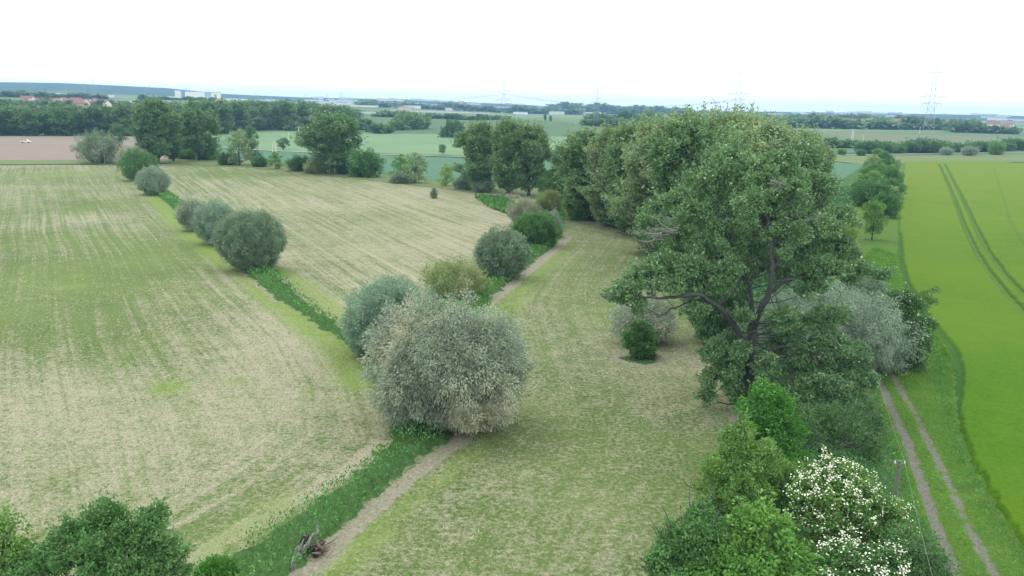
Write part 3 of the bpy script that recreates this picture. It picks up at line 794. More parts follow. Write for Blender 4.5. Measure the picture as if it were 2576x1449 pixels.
own_dome(107, 'pink_grey_shrub', 'pale pinkish-grey shrub with feathery top, the nearer of the pinkish pair', 'shrub', 1318, 568, 86, 500, L_PINK, 480, 28, .32, .10, .4, .08, .55, 4, .6)
own_dome(108, 'pink_grey_shrub', 'brownish-grey round shrub in front of the poplars, the farther of the pinkish pair', 'shrub', 1383, 538, 74, 478, L_OLIVE, 480, 28, .32, .10, .4, .08, .55, 4, .6)
own_dome(110, 'willow_shrub', 'large round grey-green willow shrub at the near end of the row crossing the meadow', 'willow', 634, 680, 166, 530, L_DARKW, 1900, 34, .30, .07, .6, .06, .5, 5, .68)
own_dome(111, 'willow_shrub', 'bluish willow shrub with reddish patches, tucked behind the large round willow in the meadow row', 'willow', 545, 615, 100, 508, L_BLUEW, 760, 28, .3, .09, .5, .12, .5, 4, .7)
own_dome(112, 'willow_shrub', 'grey willow shrub with sparse top, outermost of the touching three in the meadow row', 'willow', 488, 580, 76, 500, L_GREYW, 520, 28, .3, .09, .5, .12, .5, 4, .7)
own_dome(113, 'willow_shrub', 'compact round grey willow shrub standing alone on its dark foot in the meadow row', 'willow', 386, 490, 84, 421, L_SILV, 620, 30, .34, .10, .4, .07, .6, 4, .6)
own_dome(114, 'green_shrub', 'rounded fresh green shrub just behind the compact grey willow in the meadow row', 'shrub', 350, 455, 92, 380, L_MID, 620, 28, .36, .13, .2, .10, .65, 4, .6)
own_dome(115, 'pink_grey_shrub', 'pale brownish-grey shrub behind the fresh green one at the far meadow corner', 'shrub', 335, 416, 80, 370, L_PINK, 320, 22, .45, .15, .4, .10, .7, 4, .7)
own_dome(116, 'willow_tree', 'grey-green multi-stemmed willow on the edge of the bare field', 'willow', 250, 411, 104, 334, L_DARKW, 620, 26, .5, .17, .3, .16, .8, 3, .7)
own_dome(117, 'grey_shrub', 'grey feathery shrub half hidden under the outstretched limb of the near poplar', 'shrub', 1618, 862, 156, 748, L_GREYW, 560, 26, .26, .09, .6, .22, .5, 4, .6)
DARKBUSH = 1
own_dome(119, 'silver_willow', 'large silvery drooping willow behind the near poplar, beside the farm track', 'willow', 2085, 925, 320, 722, L_SILV, 2000, 34, .30, .07, .9, .14, .6, 5, .9, ryf=.9)
own_dome(120, 'sapling_bush', 'tiny dark bush standing alone in the pale mown meadow', 'shrub', 1092, 499, 20, 473, L_DARKW, 60, 26, .3, .12, .0, .12, .4, 3, .8)
own_dome(121, 'green_shrub', 'bright green bush at the foot of the poplar row', 'shrub', 1462, 552, 95, 482, L_MIDY, 480, 26, .4, .18, .2, .14, .6, 4, .7)
own_dome(122, 'green_shrub', 'bluish-green rounded bush between the two groups of poplars', 'shrub', 1398, 500, 95, 430, L_MID, 420, 26, .45, .2, .2, .14, .7, 4, .7)
own_dome(123, 'weed_bush', 'low bright grassy tuft at the near end of the nettle strip', 'shrub', 545, 1462, 95, 1412, L_BRIGHT, 200, 26, .2, .08, -.3, .12, .3, 3, .9)

# near foliage made of explicit masses (robinia, maple, elder ...)
def mass_tree(seed, kind, label, cat, foot, blobs, mat, bark, sr=.45, nsub=60, nleaf=26, L=.22, W=.14, droop=.2, limbs=None, trunk=.18, flowers=0, twig=None, jitter=.6, twigs=0, nflow=0.15, partn=('crown', 'trunk'), spires=0):
    """blobs: (px, py, radius_x_px, radius_y_px, depth offset m).  Each is a real volume standing at its own distance."""
    rng = np.random.default_rng(seed)
    b = g(*foot); F_ = np.array([0, 1.0, 0]); dep = depth(b)
    B = []; BR = []
    for px, py, rx, ry, dy in blobs:
        yy = b[1] + dy
        d = ray(px, py); t = yy / d[1]
        p = np.array([d[0] * t, yy, CAMH + d[2] * t])
        s = depth(p) / FPX
        B.append(p - b); BR.append((rx * s, (rx + ry) * .5 * s, ry * s))
    B = np.array(B); BR = np.array(BR)
    area = (BR[:, 0] * BR[:, 2] + BR[:, 0] * BR[:, 1]) / 2
    n = (nsub * area / (sr * sr) / 14).astype(int) + 6
    idx = np.repeat(np.arange(len(B)), n)
    u = rdir(rng, len(idx)); fl = rng.uniform(size=len(idx)) < .6
    u[:, 2] = np.where(fl, np.abs(u[:, 2]), u[:, 2])
    S = B[idx] + u * BR[idx] * rng.uniform(.62, 1.05, (len(idx), 1))
    S = S + rng.normal(size=S.shape) * sr * .35
    S[:, 2] = np.maximum(S[:, 2], rng.uniform(.1, .5, len(S)))
    SR = sr * rng.uniform(.5, 1.4, len(S))
    ctr = B.mean(0); ctr = ctr * np.array([.6, .6, .8])
    nb0 = len(S)
    if spires:
        k = rng.choice(nb0, spires)
        o_ = unit(S[k] - ctr); o_[:, 2] = o_[:, 2] * .7 + .3; o_ = unit(o_)
        for q in range(1, 5):
            S = np.vstack([S, S[k] + o_ * (q * sr * .6) + rng.normal(size=(spires, 3)) * .12 * sr]); SR = np.concatenate([SR, np.full(spires, sr * (.6 - .11 * q))])
    pk = clumps(rng, S, SR, nleaf, L, W, ctr, droop, jitter=jitter)
    o = empty(kind, b, label, cat)
    link(partn[0], leaf_mesh(kind + '_' + partn[0], [pk]), mat, o)
    mb = MB()
    if limbs:
        for pts, r0, r1 in limbs:
            P = []
            for q in pts:
                px, py, dy = q
                d = ray(px, py); yy = b[1] + dy; t = yy / d[1]
                P.append(np.array([d[0] * t, yy, CAMH + d[2] * t]) - b)
            P = np.array(P)
            tt = np.linspace(0, 1, len(P)); ts = np.linspace(0, 1, len(P) * 4)
            Ps = np.stack([np.interp(ts, tt, P[:, k]) for k in range(3)], 1)
            # smooth the corners
            for _ in range(2): Ps[1:-1] = (Ps[:-2] + 2 * Ps[1:-1] + Ps[2:]) / 4
            Ps[1:-1] += rng.normal(size=Ps[1:-1].shape) * .06
            mb.tube(Ps, np.linspace(r0, r1, len(Ps)), 8)
            P_all = Ps
            limbs_pts.append(P_all) if False else None
            for i in range(len(B)):
                dd = np.linalg.norm(Ps - B[i], axis=1); k = dd.argmin()
                if dd[k] < 5.5 and rng.uniform() < .8:
                    mb.tube(curve(Ps[max(0, k - 1)], B[i], .3, rng), min(.10, max(.03, r1 * .9)) * np.linspace(1, .35, 5), 5)
    else:
        mb.tube(np.array([[0, 0, -.1], *[B.mean(0) * t for t in (.3, .6, .95)]]) * np.array([1, 1, 1]), trunk * np.array([1.2, 1, .7, .4]), 7)
        for i in range(len(B)):
            mb.tube(curve(B.mean(0) * rng.uniform(.2, .6), B[i], .3, rng), trunk * np.linspace(.5, .2, 5), 5)
    for i in range(len(B)):
        js = np.where(idx == i)[0]
        for j in rng.choice(js, min(len(js), 9), replace=False):
            mb.tube(curve(B[i], S[j], .15, rng, 4), trunk * np.linspace(.16, .05, 4), 3)
    for i in range(twigs):
        j = rng.integers(len(S)); oo = unit(S[j] - ctr); oo[2] += .2
        mb.tube(curve(S[j] - oo * .5, S[j] + oo * rng.uniform(.5, 1.4), .25, rng, 4), np.linspace(.04, .01, 4), 3)
    link(partn[1], mb.mesh(kind + '_' + partn[1], True), bark, o)
    if flowers:
        # flat creamy umbels sitting on the outside of the crown
        out = unit(S - ctr)
        w = np.clip(out[:, 2] + .35, 0, 1); w = w / w.sum()
        k = rng.choice(len(w), flowers, p=w)
        C = S[k] + out[k] * (SR[k] * rng.uniform(.85, 1.15, flowers))[:, None] + rng.normal(size=(flowers, 3)) * .12
        nrm = unit(out[k] * .6 + np.array([0, -.25, .8]) + rng.normal(size=(flowers, 3)) * .25)
        T = unit(np.cross(nrm, rdir(rng, flowers))); Bn = np.cross(nrm, T)
        V = []; Q = []
        for a in range(2):
            an = a * pi / 4
            ca, sa = cos(an), sin(an)
            e = T * ca + Bn * sa; f = Bn * ca - T * sa
            r = (nflow * rng.uniform(.6, 1.25, flowers) * .5)[:, None]
            V.append(np.stack([C + e * r + nrm * .01 * a, C + f * r + nrm * .01 * a, C - e * r + nrm * .01 * a, C - f * r + nrm * .01 * a], 1).reshape(-1, 3))
        V = np.vstack(V); Q = np.arange(len(V)).reshape(-1, 4)
        tag(link('flowers', quad_mesh(kind + '_flowers', V, Q), FLOWER, o), kind='stuff')
    return o
limbs_pts = []

# the near poplar: fork, outstretched limbs and hanging lower foliage
def near_poplar():
    bl = []
    rng = np.random.default_rng(77)
    for px, py, rx, ry, dy in [(1578,735,45,36,-1.5),(1630,695,52,40,0),(1690,672,56,42,1),(1690,722,44,26,-2),(1745,690,52,46,-1),(1800,715,50,44,-1.5),(1835,690,44,44,-1),(1548,752,24,26,-1),(1600,765,26,16,-1.5),
            (1700,600,52,48,4),(1760,545,62,54,3),(1835,600,58,50,1),(1705,510,40,38,6),(1790,470,60,48,4),(1880,430,60,42,2),(1955,415,55,40,3),(1885,520,60,50,-3),(1985,505,60,56,-1),(2060,490,48,48,4),(1835,405,38,28,5),
            (1890,615,50,42,2),(1975,600,58,50,-2),(2060,585,54,48,1),(2120,560,40,42,4),(2110,632,54,40,2),(2000,690,58,32,1),(2080,676,62,30,-1),(2150,686,54,26,0),(2208,690,32,16,1),(2035,728,40,16,-1),
            (2005,820,64,44,2),(2080,800,50,42,3),(2085,880,70,50,1),(2150,905,44,46,2),(2000,895,56,48,1),(1960,850,34,40,2),(2140,960,50,40,1),(2060,965,62,42,-1),(1985,985,42,38,-1),(2110,1015,46,24,0),(2190,960,20,24,1),
            (1835,850,30,26,2),(1800,890,34,44,-1),(1836,930,34,44,-1),(1796,955,30,34,-1),(1846,985,26,24,-1),(1780,1000,20,16,-1),(1640,565,36,30,7),(2010,455,42,34,5),(1925,465,52,42,0),(1935,660,30,30,3),(1870,700,30,30,3),(1868,795,22,22,-3),(1965,800,40,26,-3),(1925,925,28,36,-2),(1862,880,18,26,-2),(1770,775,20,12,-3)]:
        bl.append((px, py, rx * .87, ry * .84, dy))
    limbs = [([(1876,1030,0),(1882,960,0),(1888,870,0),(1895,800,0)], .62, .46),
             ([(1885,905,0),(1862,840,-.8),(1835,800,-1.6),(1800,765,-2.4),(1760,738,-2.8),(1690,750,-2.6),(1600,745,-2)], .34, .10),
             ([(1840,805,-1),(1790,760,-.5),(1760,700,0)], .2, .08),
             ([(1790,745,-1.2),(1700,770,-1.5),(1650,800,-1.5)], .12, .04),
             ([(1892,850,0),(1907,790,-.8),(1932,740,-1.6),(1945,690,-2.4),(1940,600,-2),(1925,500,.5),(1915,420,1)], .36, .07),
             ([(1890,860,.2),(1893,780,.5),(1885,700,1),(1830,600,1),(1790,500,2)], .26, .07),
             ([(1935,735,-.5),(1985,700,-1),(2060,690,0),(2130,692,1),(2200,690,1)], .2, .05),
             ([(1942,680,0),(2010,600,1),(2060,540,2),(2070,480,3)], .18, .06),
             ([(1890,900,0),(1960,870,0),(2040,880,0),(2130,930,0)], .16, .05),
             ([(1884,970,0),(1950,950,-1),(2030,960,-1.5)], .1, .04)]
    return mass_tree(200, 'poplar_tree', 'big nearest poplar with forked trunk and long outstretched limbs at the meadow edge', 'tree', (1876, 1025), bl, L_POP, BARK, sr=.52, nsub=44, nleaf=40, L=.26, W=.19, limbs=limbs, trunk=.3, twigs=300, droop=.25, spires=260)
def dead_twigs(o, spots, seed):
    rng = np.random.default_rng(seed); b = np.array(o.location)
    for px, py, dy, n, dirx in spots:
        m = MB()
        yy = b[1] + dy; d = ray(px, py); t = yy / d[1]; c = np.array([d[0] * t, yy, CAMH + d[2] * t]) - b
        for i in range(n):
            e = c + np.array([dirx * rng.uniform(.8, 3.0), rng.normal() * .9, rng.uniform(-1.2, 1.3)])
            m.tube(curve(c + rng.normal(size=3) * .4, e, .35, rng, 6), np.linspace(.045, .012, 6), 4)
            for _ in range(3):
                f = c + (e - c) * rng.uniform(.3, .9); m.tube(curve(f, f + rng.normal(size=3) * .5 + np.array([dirx * .3, 0, .2]), .1, rng, 4), np.linspace(.02, .007, 4), 3)
        link('dead_branch', m.mesh('dead_branch'), BARKG, o)
dead_twigs(near_poplar(), [(1705, 575, 1.5, 8, -1), (1665, 590, 2, 7, -1), (2010, 560, -2.0, 5, 1), (1940, 470, -2.0, 6, .3), (1570, 735, -2, 4, -1)], 5)

mass_tree(201, 'robinia_tree', 'vivid green feathery young tree in front of the near poplar trunk', 'tree', (1945,1215), [(1925,1000,40,36,0),(1900,1045,45,42,-.5),(1955,1040,42,45,0),(1930,1090,50,45,-.8),(1975,1100,45,45,0),(1900,1105,38,38,-.6),(1940,1150,60,45,-.6),(1990,1165,40,40,0),(1960,1205,55,40,-.8),(2005,1215,34,34,-.2)], L_BRIGHT, BARK, sr=.42, nsub=60, nleaf=34, L=.22, W=.13, spires=50)
mass_tree(202, 'airy_tree', 'loose-branched thorny tree with fresh tips beside the bare meadow strip', 'tree', (1885,1400), [(1850,1120,45,30,1),(1900,1150,60,45,0),(1830,1180,55,40,0),(1960,1190,55,40,1),(1800,1235,45,35,0),(1880,1240,70,45,-1),(1960,1260,60,45,0),(1830,1290,60,40,-.5),(1900,1310,60,40,-1),(2000,1230,35,35,1),(1790,1300,40,30,0),(1950,1310,50,40,-.5),(1850,1345,60,34,-.6),(1800,1190,34,26,1),(1860,1090,30,22,1.5)], L_MIDY, BARK, sr=.42, nsub=52, nleaf=34, L=.18, W=.10, twigs=60, trunk=.15, spires=110)
mass_tree(203, 'elder_bush', 'large elder bush covered with white flower heads beside the wooden pole', 'elder bush', (2125,1440), [(2095,1185,40,26,.5),(2060,1215,50,34,0),(2140,1215,50,36,0),(2030,1250,45,38,-.5),(2100,1255,60,42,-.8),(2180,1260,50,42,0),(2230,1290,40,36,0),(2030,1300,38,40,-.6),(2150,1310,60,40,-1),(2240,1335,38,28,-.2),(2070,1320,38,34,-1.2),(2200,1345,40,30,-.6),(2050,1365,30,26,-1)], L_MIDY, TWIG, sr=.36, nsub=60, nleaf=30, L=.2, W=.13, flowers=2600, nflow=.105, spires=60, partn=SH)
mass_tree(204, 'elder_bush', 'lower elder bush with drooping white flowers at the bottom edge, below the large one', 'elder bush', (2190,1560), [(2110,1395,36,24,0),(2160,1405,50,32,.3),(2230,1420,50,32,0),(2150,1450,60,36,-.6),(2250,1470,50,30,-.4),(2200,1480,60,40,-.8)], L_MID, TWIG, sr=.34, nsub=60, nleaf=30, L=.19, W=.13, flowers=1000, nflow=.115, spires=30, partn=SH)
mass_tree(205, 'maple_tree', 'light yellow-green leafy maple at the bottom edge beside the elder bushes', 'tree', (1870,1640), [(1900,1310,42,32,0),(1870,1360,50,36,0),(1940,1350,48,36,.5),(1800,1400,50,34,-.4),(1890,1410,60,36,-.8),(1970,1405,50,38,0),(1760,1440,45,30,-.8),(1850,1460,70,40,-1.2),(1960,1460,60,36,-.8),(2000,1440,36,34,0)], L_LIME, BARK, sr=.36, nsub=60, nleaf=30, L=.24, W=.15, droop=.6, spires=50)
mass_tree(206, 'airy_tree', 'dark thin-leaved tree leaning over the meadow at the bottom edge, beside the maple', 'tree', (1740,1640), [(1760,1310,40,26,1),(1730,1350,50,32,0),(1690,1385,42,30,0),(1780,1370,45,34,0),(1700,1430,50,34,-.5),(1760,1440,50,34,-.5),(1660,1440,30,28,-.3),(1740,1400,44,34,-.2),(1800,1340,34,26,.4),(1700,1470,60,30,-.8)], L_MID, BARK, sr=.42, nsub=50, nleaf=34, L=.18, W=.11, twigs=30, spires=60)
mass_tree(207, 'dark_shrub', 'dark green shrub between the lower elder bush and the farm track', 'shrub', (2330,1560), [(2270,1360,40,26,1),(2310,1385,50,32,.4),(2350,1425,45,30,0),(2290,1430,50,34,0),(2340,1470,60,34,-.5)], L_DEEP, BARK, sr=.38, nsub=60, nleaf=30, L=.17, W=.10, partn=SH)
mass_tree(208, 'elder_bush', 'elder bush with creamy flowers on its crown at the edge of the barley', 'elder bush', (2285,925), [(2270,752,34,20,0),(2235,775,44,26,0),(2290,775,36,26,0),(2220,810,36,30,0),(2270,820,50,36,-.5),(2320,815,26,20,.2),(2270,870,50,36,-.8),(2310,865,30,34,0),(2290,905,40,24,-.6)], L_DEEP, TWIG, sr=.4, nsub=60, nleaf=30, L=.24, W=.15, flowers=380, nflow=.12, spires=30, partn=SH)
mass_tree(218, 'dark_shrub', 'dark leafy bush on the bare triangular patch below the poplar limb', 'shrub', (1606, 900), [(1612,828,26,16,.3),(1592,848,24,18,0),(1634,852,20,18,.2),(1606,870,28,18,-.2),(1628,880,18,14,0),(1600,890,18,10,0)], L_MID, BARK, sr=.34, nsub=60, nleaf=30, L=.2, W=.12, spires=40, partn=SH)
mass_tree(209, 'airy_tree', 'small leaning half-bare tree reaching over the barley behind the creamy elder', 'tree', (2300,880), [(2322,752,18,14,0),(2345,735,20,10,0),(2340,760,14,10,0)], L_MID, BARKG, sr=.3, nsub=40, nleaf=18, L=.2, W=.12, limbs=[([(2300,880,0),(2305,800,0),(2325,765,0),(2345,738,0)], .12, .04)], trunk=.12)
mass_tree(210, 'sumac_tree', 'clump of green feathery trees at the bottom corner of the picture, the wide one', 'tree', (240,1760), [(385,1300,26,26,0),(375,1340,34,30,0),(290,1320,40,26,.4),(230,1335,42,28,.4),(330,1350,45,30,0),(180,1360,45,30,0),(260,1380,60,34,-.5),(400,1390,40,36,0),(130,1400,50,32,0),(340,1410,60,36,-.6),(200,1430,70,36,-1),(90,1440,60,30,-.4),(420,1440,40,30,-.4),(300,1460,80,34,-1.2),(270,1290,20,16,.5)], L_MID, BARK, sr=.4, nsub=60, nleaf=34, L=.19, W=.09, droop=.3, spires=80)
mass_tree(211, 'sumac_tree', 'green feathery tree cut by the frame at the bottom corner, the narrow one', 'tree', (10,1740), [(10,1320,40,30,0),(-20,1360,50,40,0),(30,1365,30,34,0),(-10,1410,60,40,-.5),(40,1400,26,30,0),(0,1460,60,30,-1)], L_MIDY, BARK, sr=.4, nsub=60, nleaf=28, L=.21, W=.11, droop=.4)
mass_tree(212, 'thicket_bush', 'dark tangled bush in the shade under the near poplar beside the track', 'shrub', (2110,1150), [(2040,1060,60,40,1),(2120,1060,60,40,1),(2180,1040,36,34,1.5),(2060,1110,60,36,0),(2150,1110,50,34,0),(2090,1160,70,30,-1),(2190,1140,34,40,0),(2040,1180,34,30,-1.5),(2200,1090,24,34,1)], L_DEEP, BARKG, sr=.4, nsub=50, nleaf=26, L=.2, W=.12, twigs=50, partn=SH)

# poplar row and its neighbours
row = [ (P1,1205,479,112,302,L_POPD,'dark full-leaved poplar at the meadow corner, outermost of the poplar row'),
        (P2,1278,490,104,296,L_POPD,'narrow dark poplar with a pale bare stem, next to the corner poplar'),
        (P3,1330,492,108,308,L_POPD,'dark poplar closing the first group, beside the gap in the row'),
        (P2,1480,552,190,322,L_POPD,'poplar with dark trunk on the inner side of the gap in the row'),
        (P1,1545,570,150,312,L_POPG,'slender greyish poplar between two thick-trunked ones in the row'),
        (P3,1588,592,170,306,L_POPD,'thick-trunked poplar with forked base above the curved meadow edge'),
        (P1,1650,640,190,292,L_POPG,'greyish poplar with dead grey twigs behind the curved meadow edge'),
        (P2,1720,700,210,290,L_POP,'tall poplar behind the left arm of the nearest poplar'),
        (P3,1800,640,230,272,L_POPG,'tallest pale poplar with twiggy crown breaking the skyline'),
        (P1,1700,560,170,276,L_POPG,'pale poplar with bristly top behind the greyish ones'),
        (P2,1890,680,250,302,L_POPG,'broad pale poplar in the middle of the grove'),
        (P1,1970,700,220,345,L_POP,'mid-green poplar on the track side of the grove'),
        (P3,1890,560,190,296,L_POPG,'far poplar at the back of the grove, beyond the broad pale one'),
        (P2,2030,560,110,345,L_POPG,'lower pale poplar at the track-side end of the grove'),
        (P1,1790,860,190,380,L_POP,'leafy poplar standing close behind the nearest one'),
        (P3,1560,545,170,318,L_POPD,'dark poplar filling the row behind the slender greyish one'),
        (P2,1620,580,170,300,L_POPD,'dark poplar behind the thick-trunked one'),
        (P1,1420,500,80,372,L_POPD,'low dark poplar standing in the gap of the row'),
        (P3,1975,590,190,318,L_POPG,'broad pale poplar sloping down to the track side of the grove'),
        (P1,1840,600,180,276,L_POPG,'pale bristly poplar next to the tallest one')]
for p_, px, py, w, t, m, lab in row:
    put(p_, 'poplar_tree', lab, 'tree', px, py, w * 1.06, t + (t < 350) * min(26, (py - t) * .07), m, bark=BARKG if m is L_POPG else None)
# trees along the far edge of the meadow
put(P5,'young_tree','small dark tree with short bare trunk in front of the woodland, beside the bare field','tree',301,408-40,46,313,L_DEEP)
put(P3,'poplar_tree','tall broad poplar at the far meadow corner in front of the woodland','tree',398,411,118,256,L_POP)
put(P2,'poplar_tree','slim tree with thin trunk between the tall broad poplar and the domed one','tree',437,406,50,300,L_MID)
put(P4,'domed_tree','domed tree with a pale visible trunk beside the tall broad poplar','tree',495,403,100,277,L_POP,bark=BARKG)
for px,py,w,t,m,lab in [(455,385,60,345,L_MIDY,'fresh green bush between the trunks at the far meadow corner'),(520,402,54,368,L_MIDY,'low bush at the foot of the domed tree'),(472,400,44,380,L_MIDY,'low yellow-green bush beside the pale trunk'),(570,415,40,388,L_DEEP,'dark bush under the small willow at the far meadow edge'),(655,420,34,398,L_DEEP,'dark low bush before the teal field near the sapling'),
        (760,430,60,398,L_DEEP,'dark rounded bush at the foot of the double-trunked tree'),(800,436,60,408,L_OLIVE,'brownish low bush beside the pale double trunks'),(870,438,44,412,L_DEEP,'low bush on the far side of the double trunks'),(1005,461,46,438,L_DARKW,'small grey bush in front of the airy trees'),(1165,476,50,448,L_DARKW,'bluish bush at the foot of the corner poplar'),(1215,484,44,462,L_DARKW,'low bluish bush right under the corner poplar trunk')]:
    put(D2,'low_shrub',lab,'shrub',px,py,w,t,m,parts=SH)
put(P6,'small_tree','light green slender tree next to the dark one at the far meadow edge','tree',603,416,76,327,L_POPG)
put(P6,'small_tree','dark narrow tree behind the light slender one at the far meadow edge','tree',634,414,48,318,L_DEEP)
put(P5,'small_tree','little round tree against the teal field, beyond the small willow','tree',540,378,24,352,L_MID)
put(P5,'small_tree','single small tree on the farm road before the big field','tree',713,378,34,348,L_DEEP)
put(P6,'young_tree','young light green tree at the meadow edge before the teal field','tree',694,425,42,383,L_MIDY)
put(P4b,'double_trunk_tree','wide tree on two pale trunks standing alone at the far meadow edge','tree',836,437,148,292,L_POP,bark=BARKG,rz=0.1)
put(D2,'round_shrub','bright round bush between the double-trunked tree and the airy trees','shrub',919,445,70,388,L_MID,parts=SH)
put(P6,'airy_tree','airy pale tree, the smaller of the pair before the teal field','tree',1008,452,58,390,L_MIDY)
put(P6,'airy_tree','airy tree with brownish inner twigs, the bigger of the pair before the teal field','tree',1044,460,76,386,L_POPG)
put(P6,'yellow_shrub','yellow-green upright shrub close to the corner poplar','shrub',1122,468,44,414,L_YSH,parts=SH)
put(P5,'small_tree','lone small tree by the farm road in the middle of the fields','tree',1113,389,22,364,L_DEEP)
# hedge beside the upper farm track
hedge = [(2222,420,50,388,L_MID,'topmost grey-green bush of the trackside hedge'),(2195,432,44,398,L_OLIVE,'brownish bush near the top of the trackside hedge'),(2228,440,46,408,L_DEEP,'dark bush second from the top of the hedge'),(2205,455,60,418,L_MIDY,'yellowish-green bush in the upper trackside hedge'),(2238,470,50,430,L_MID,'bush on the barley side of the upper hedge'),(2195,482,70,440,L_MIDY,'light bush on the meadow side of the trackside hedge'),(2228,500,64,458,L_MID,'rounded bush above the lone round trackside tree'),(2195,520,80,470,L_DEEP,'wide dark bush just above the lone trackside tree'),(2165,505,50,462,L_MID,'leaning bush at the meadow side of the wide dark one'),(2225,548,56,496,L_MID,'bush on the barley side, level with the lone trackside tree'),(2238,520,44,478,L_OLIVE,'olive bush touching the barley edge, halfway down the hedge')]
for px,py,w,t,m,lab in hedge: put(D2,'hedge_bush',lab,'shrub',px,py,w,t,m,parts=SH,group='bushes of the trackside hedge')
put(P5,'round_tree','lone round fresh-green tree on a bare stem beside the farm track','tree',2193,604,66,508,L_MIDY)
put(D1,'elder_bush','yellowish-white blooming bush at the track side of the grove','shrub',2110,648,76,560,L_YSH,parts=SH)
put(D1,'dark_shrub','bluish-green bush hanging over the track below the long limb','shrub',2165,760,110,690,L_DARKW,parts=SH)
# hedge by the railway
rh = [(2185,388,52,358),(2222,388,40,362),(2255,387,30,368),(2290,386,44,360),(2325,386,70,353),(2368,385,50,358),(2400,384,40,362),(2440,384,30,366),(2472,384,60,358),(2520,382,44,360),(2555,381,56,352),(2600,380,70,356),(2490,384,34,366),(2345,386,36,364)]
for i,(px,py,w,t) in enumerate(rh): put(D3,'hedge_bush','dark green rounded bush in the hedge behind the railway line','shrub',px,py-2,w*1.15,t,[L_DEEP,L_DEEP,L_MID][i%3],parts=SH,group='bushes of the railway hedge')
for px,py,w,t,m,lab in [(2380,391,30,373,L_SILV,'white-flowering bush by the railway, closer to the pylon'),(2437,392,34,371,L_SILV,'white-flowering bush by the railway, farther from the pylon'),(2343,448-63,18,372,L_MIDY,'small fresh tree before the railway, directly under the pylon'),(2117,390,24,375,L_MIDY,'small light tree by the road before the railway'),(2085,398,16,382,L_SILV,'little whitish bush by the road at the edge of the grove'),(2504,390,32,362,L_MIDY,'light green tree in front of the railway hedge, among white bushes'),(2206,391,24,376,L_MIDY,'small light tree by the road in front of the railway hedge'),(2165,391,24,378,L_MID,'small dull tree by the road at the start of the railway hedge')]:
    put(D3,'roadside_bush',lab,'shrub',px,py,w,t,m,parts=SH)

# ------------------------------------------------------------------ woodland band
rng = np.random.default_rng(5)
wood = []
front = [(-60,342),(0,342),(100,342),(200,342),(300,342),(430,342),(560,336),(640,330),(760,330),(935,330)]
for i in range(46):
    x = -60 + i * 21.6 + rng.uniform(-6, 6)
    y = np.interp(x, [a for a, b in front], [b for a, b in front])
    wood.append((x, y - rng.uniform(0, 2), rng.uniform(36, 80), 0))
for rowi, (dy, n) in enumerate([(9, 42), (20, 40), (30, 36)]):
    for i in range(n):
        x = -60 + (i + rng.uniform(0, 1)) * (985 / n)
        y = np.interp(x, [a for a, b in front], [b for a, b in front]) - dy - rng.uniform(0, 3)
        wood.append((x, y, rng.uniform(34, 72), rowi + 1))
topline = ([-60,0,100,220,330,430,520,600,700,800,860,900,925,960],[272,270,268,270,268,262,258,256,256,262,268,280,300,322])
for x, y, w, r_ in wood:
    tl = np.interp(x, *topline)
    t = tl + (24 if r_ == 0 else 12 if r_ == 1 else 4) * rng.uniform(.0, 1.3) - (3 if r_ == 3 else 0)
    if t > y - 14: t = y - 14
    front_ = r_ == 0
    lab = 'dark leafy tree in the front rank of the woodland beyond the bare field' if front_ else 'tree crown in the rear ranks of the woodland beyond the bare field'
    put(F[int(rng.integers(3))], 'woodland_tree', lab, 'tree', x, y, w, t, (L_DEEP if front_ and rng.uniform() < .45 else L_FOREST) if rng.uniform() < .7 else L_FORESTB, group='front rank of the woodland' if front_ else 'rear ranks of the woodland')
put(F[0],'woodland_tree','rounded single tree at the tip of the woodland before the big field','tree',1037*.8944+0,333,22,303,L_FOREST)

# ------------------------------------------------------------------ hedges and tree belts farther out
def far_belt(pts, n, w, h, label, group, mats=(L_FOREST, L_FORESTB), kind='field_tree', seed=0, jit=1.0):
    rng = np.random.default_rng(seed)
    P = np.array(pts, float)
    tt = np.linspace(0, 1, len(P))
    for i in range(n):
        t = (i + rng.uniform(0, 1)) / n
        px = np.interp(t, tt, P[:, 0]); py = np.interp(t, tt, P[:, 1]) + rng.normal() * .3 * jit; D = np.interp(t, tt, P[:, 2])
        q = gD(px, py, D); z = float(terrain_z(q[0], q[1]))
        o = empty(kind, (q[0], q[1], z - .3), label, 'tree', group, rng.uniform(0, 6))
        s = rng.uniform(.6, 1.3)
        k = FF[int(rng.integers(2))]
        o.scale = (w * s / 2 / 6, w * s / 2 / 6, h * s * rng.uniform(.65, 1.3) / 12)
        link('foliage', k['crown'], mats[int(rng.integers(len(mats)))], o)
        link('stems', k['trunk'], BARK, o)
for k,(px,py,w,t) in enumerate([(968,317+4,32,311),(1104*.8944+0,325-1,20,311),(1132*.8944,323,24,310),(1157*.8944,323,22,309),(1180*.8944,321,24,311),(1197*.8944,319,18,309)]):
    pass
far_belt([(945,0,820),(985,0,840)], 4, 11, 8, 'low dark bush in the clump beyond the tip of the woodland', 'bushes beyond the woodland tip', seed=1)
far_belt([(990,0,900),(1075,0,960)], 9, 14, 14, 'dark round tree in the field row beyond the woodland tip', 'field row beyond the woodland', seed=2)
far_belt([(1120,0,760),(1160,0,760)], 6, 7, 10, 'slim tree in the short row on the green mound', 'short row on the green mound', seed=3)
far_belt([(930,0,1250),(1100,0,1350),(1290,0,1300)], 22, 18, 8, 'shrubby tree along the distant motorway embankment', 'trees by the distant motorway', seed=4)
far_belt([(1500,0,1500),(1560,0,1500),(1640,0,1500),(1680,0,1450)], 16, 22, 14, 'dark tree in the distant row above the grove', 'distant row above the grove', seed=5)
far_belt([(1480,0,1150),(1600,0,1150)], 10, 16, 9, 'bush in the low row across the fields before the wooded hill', 'low row before the wooded hill', seed=6)
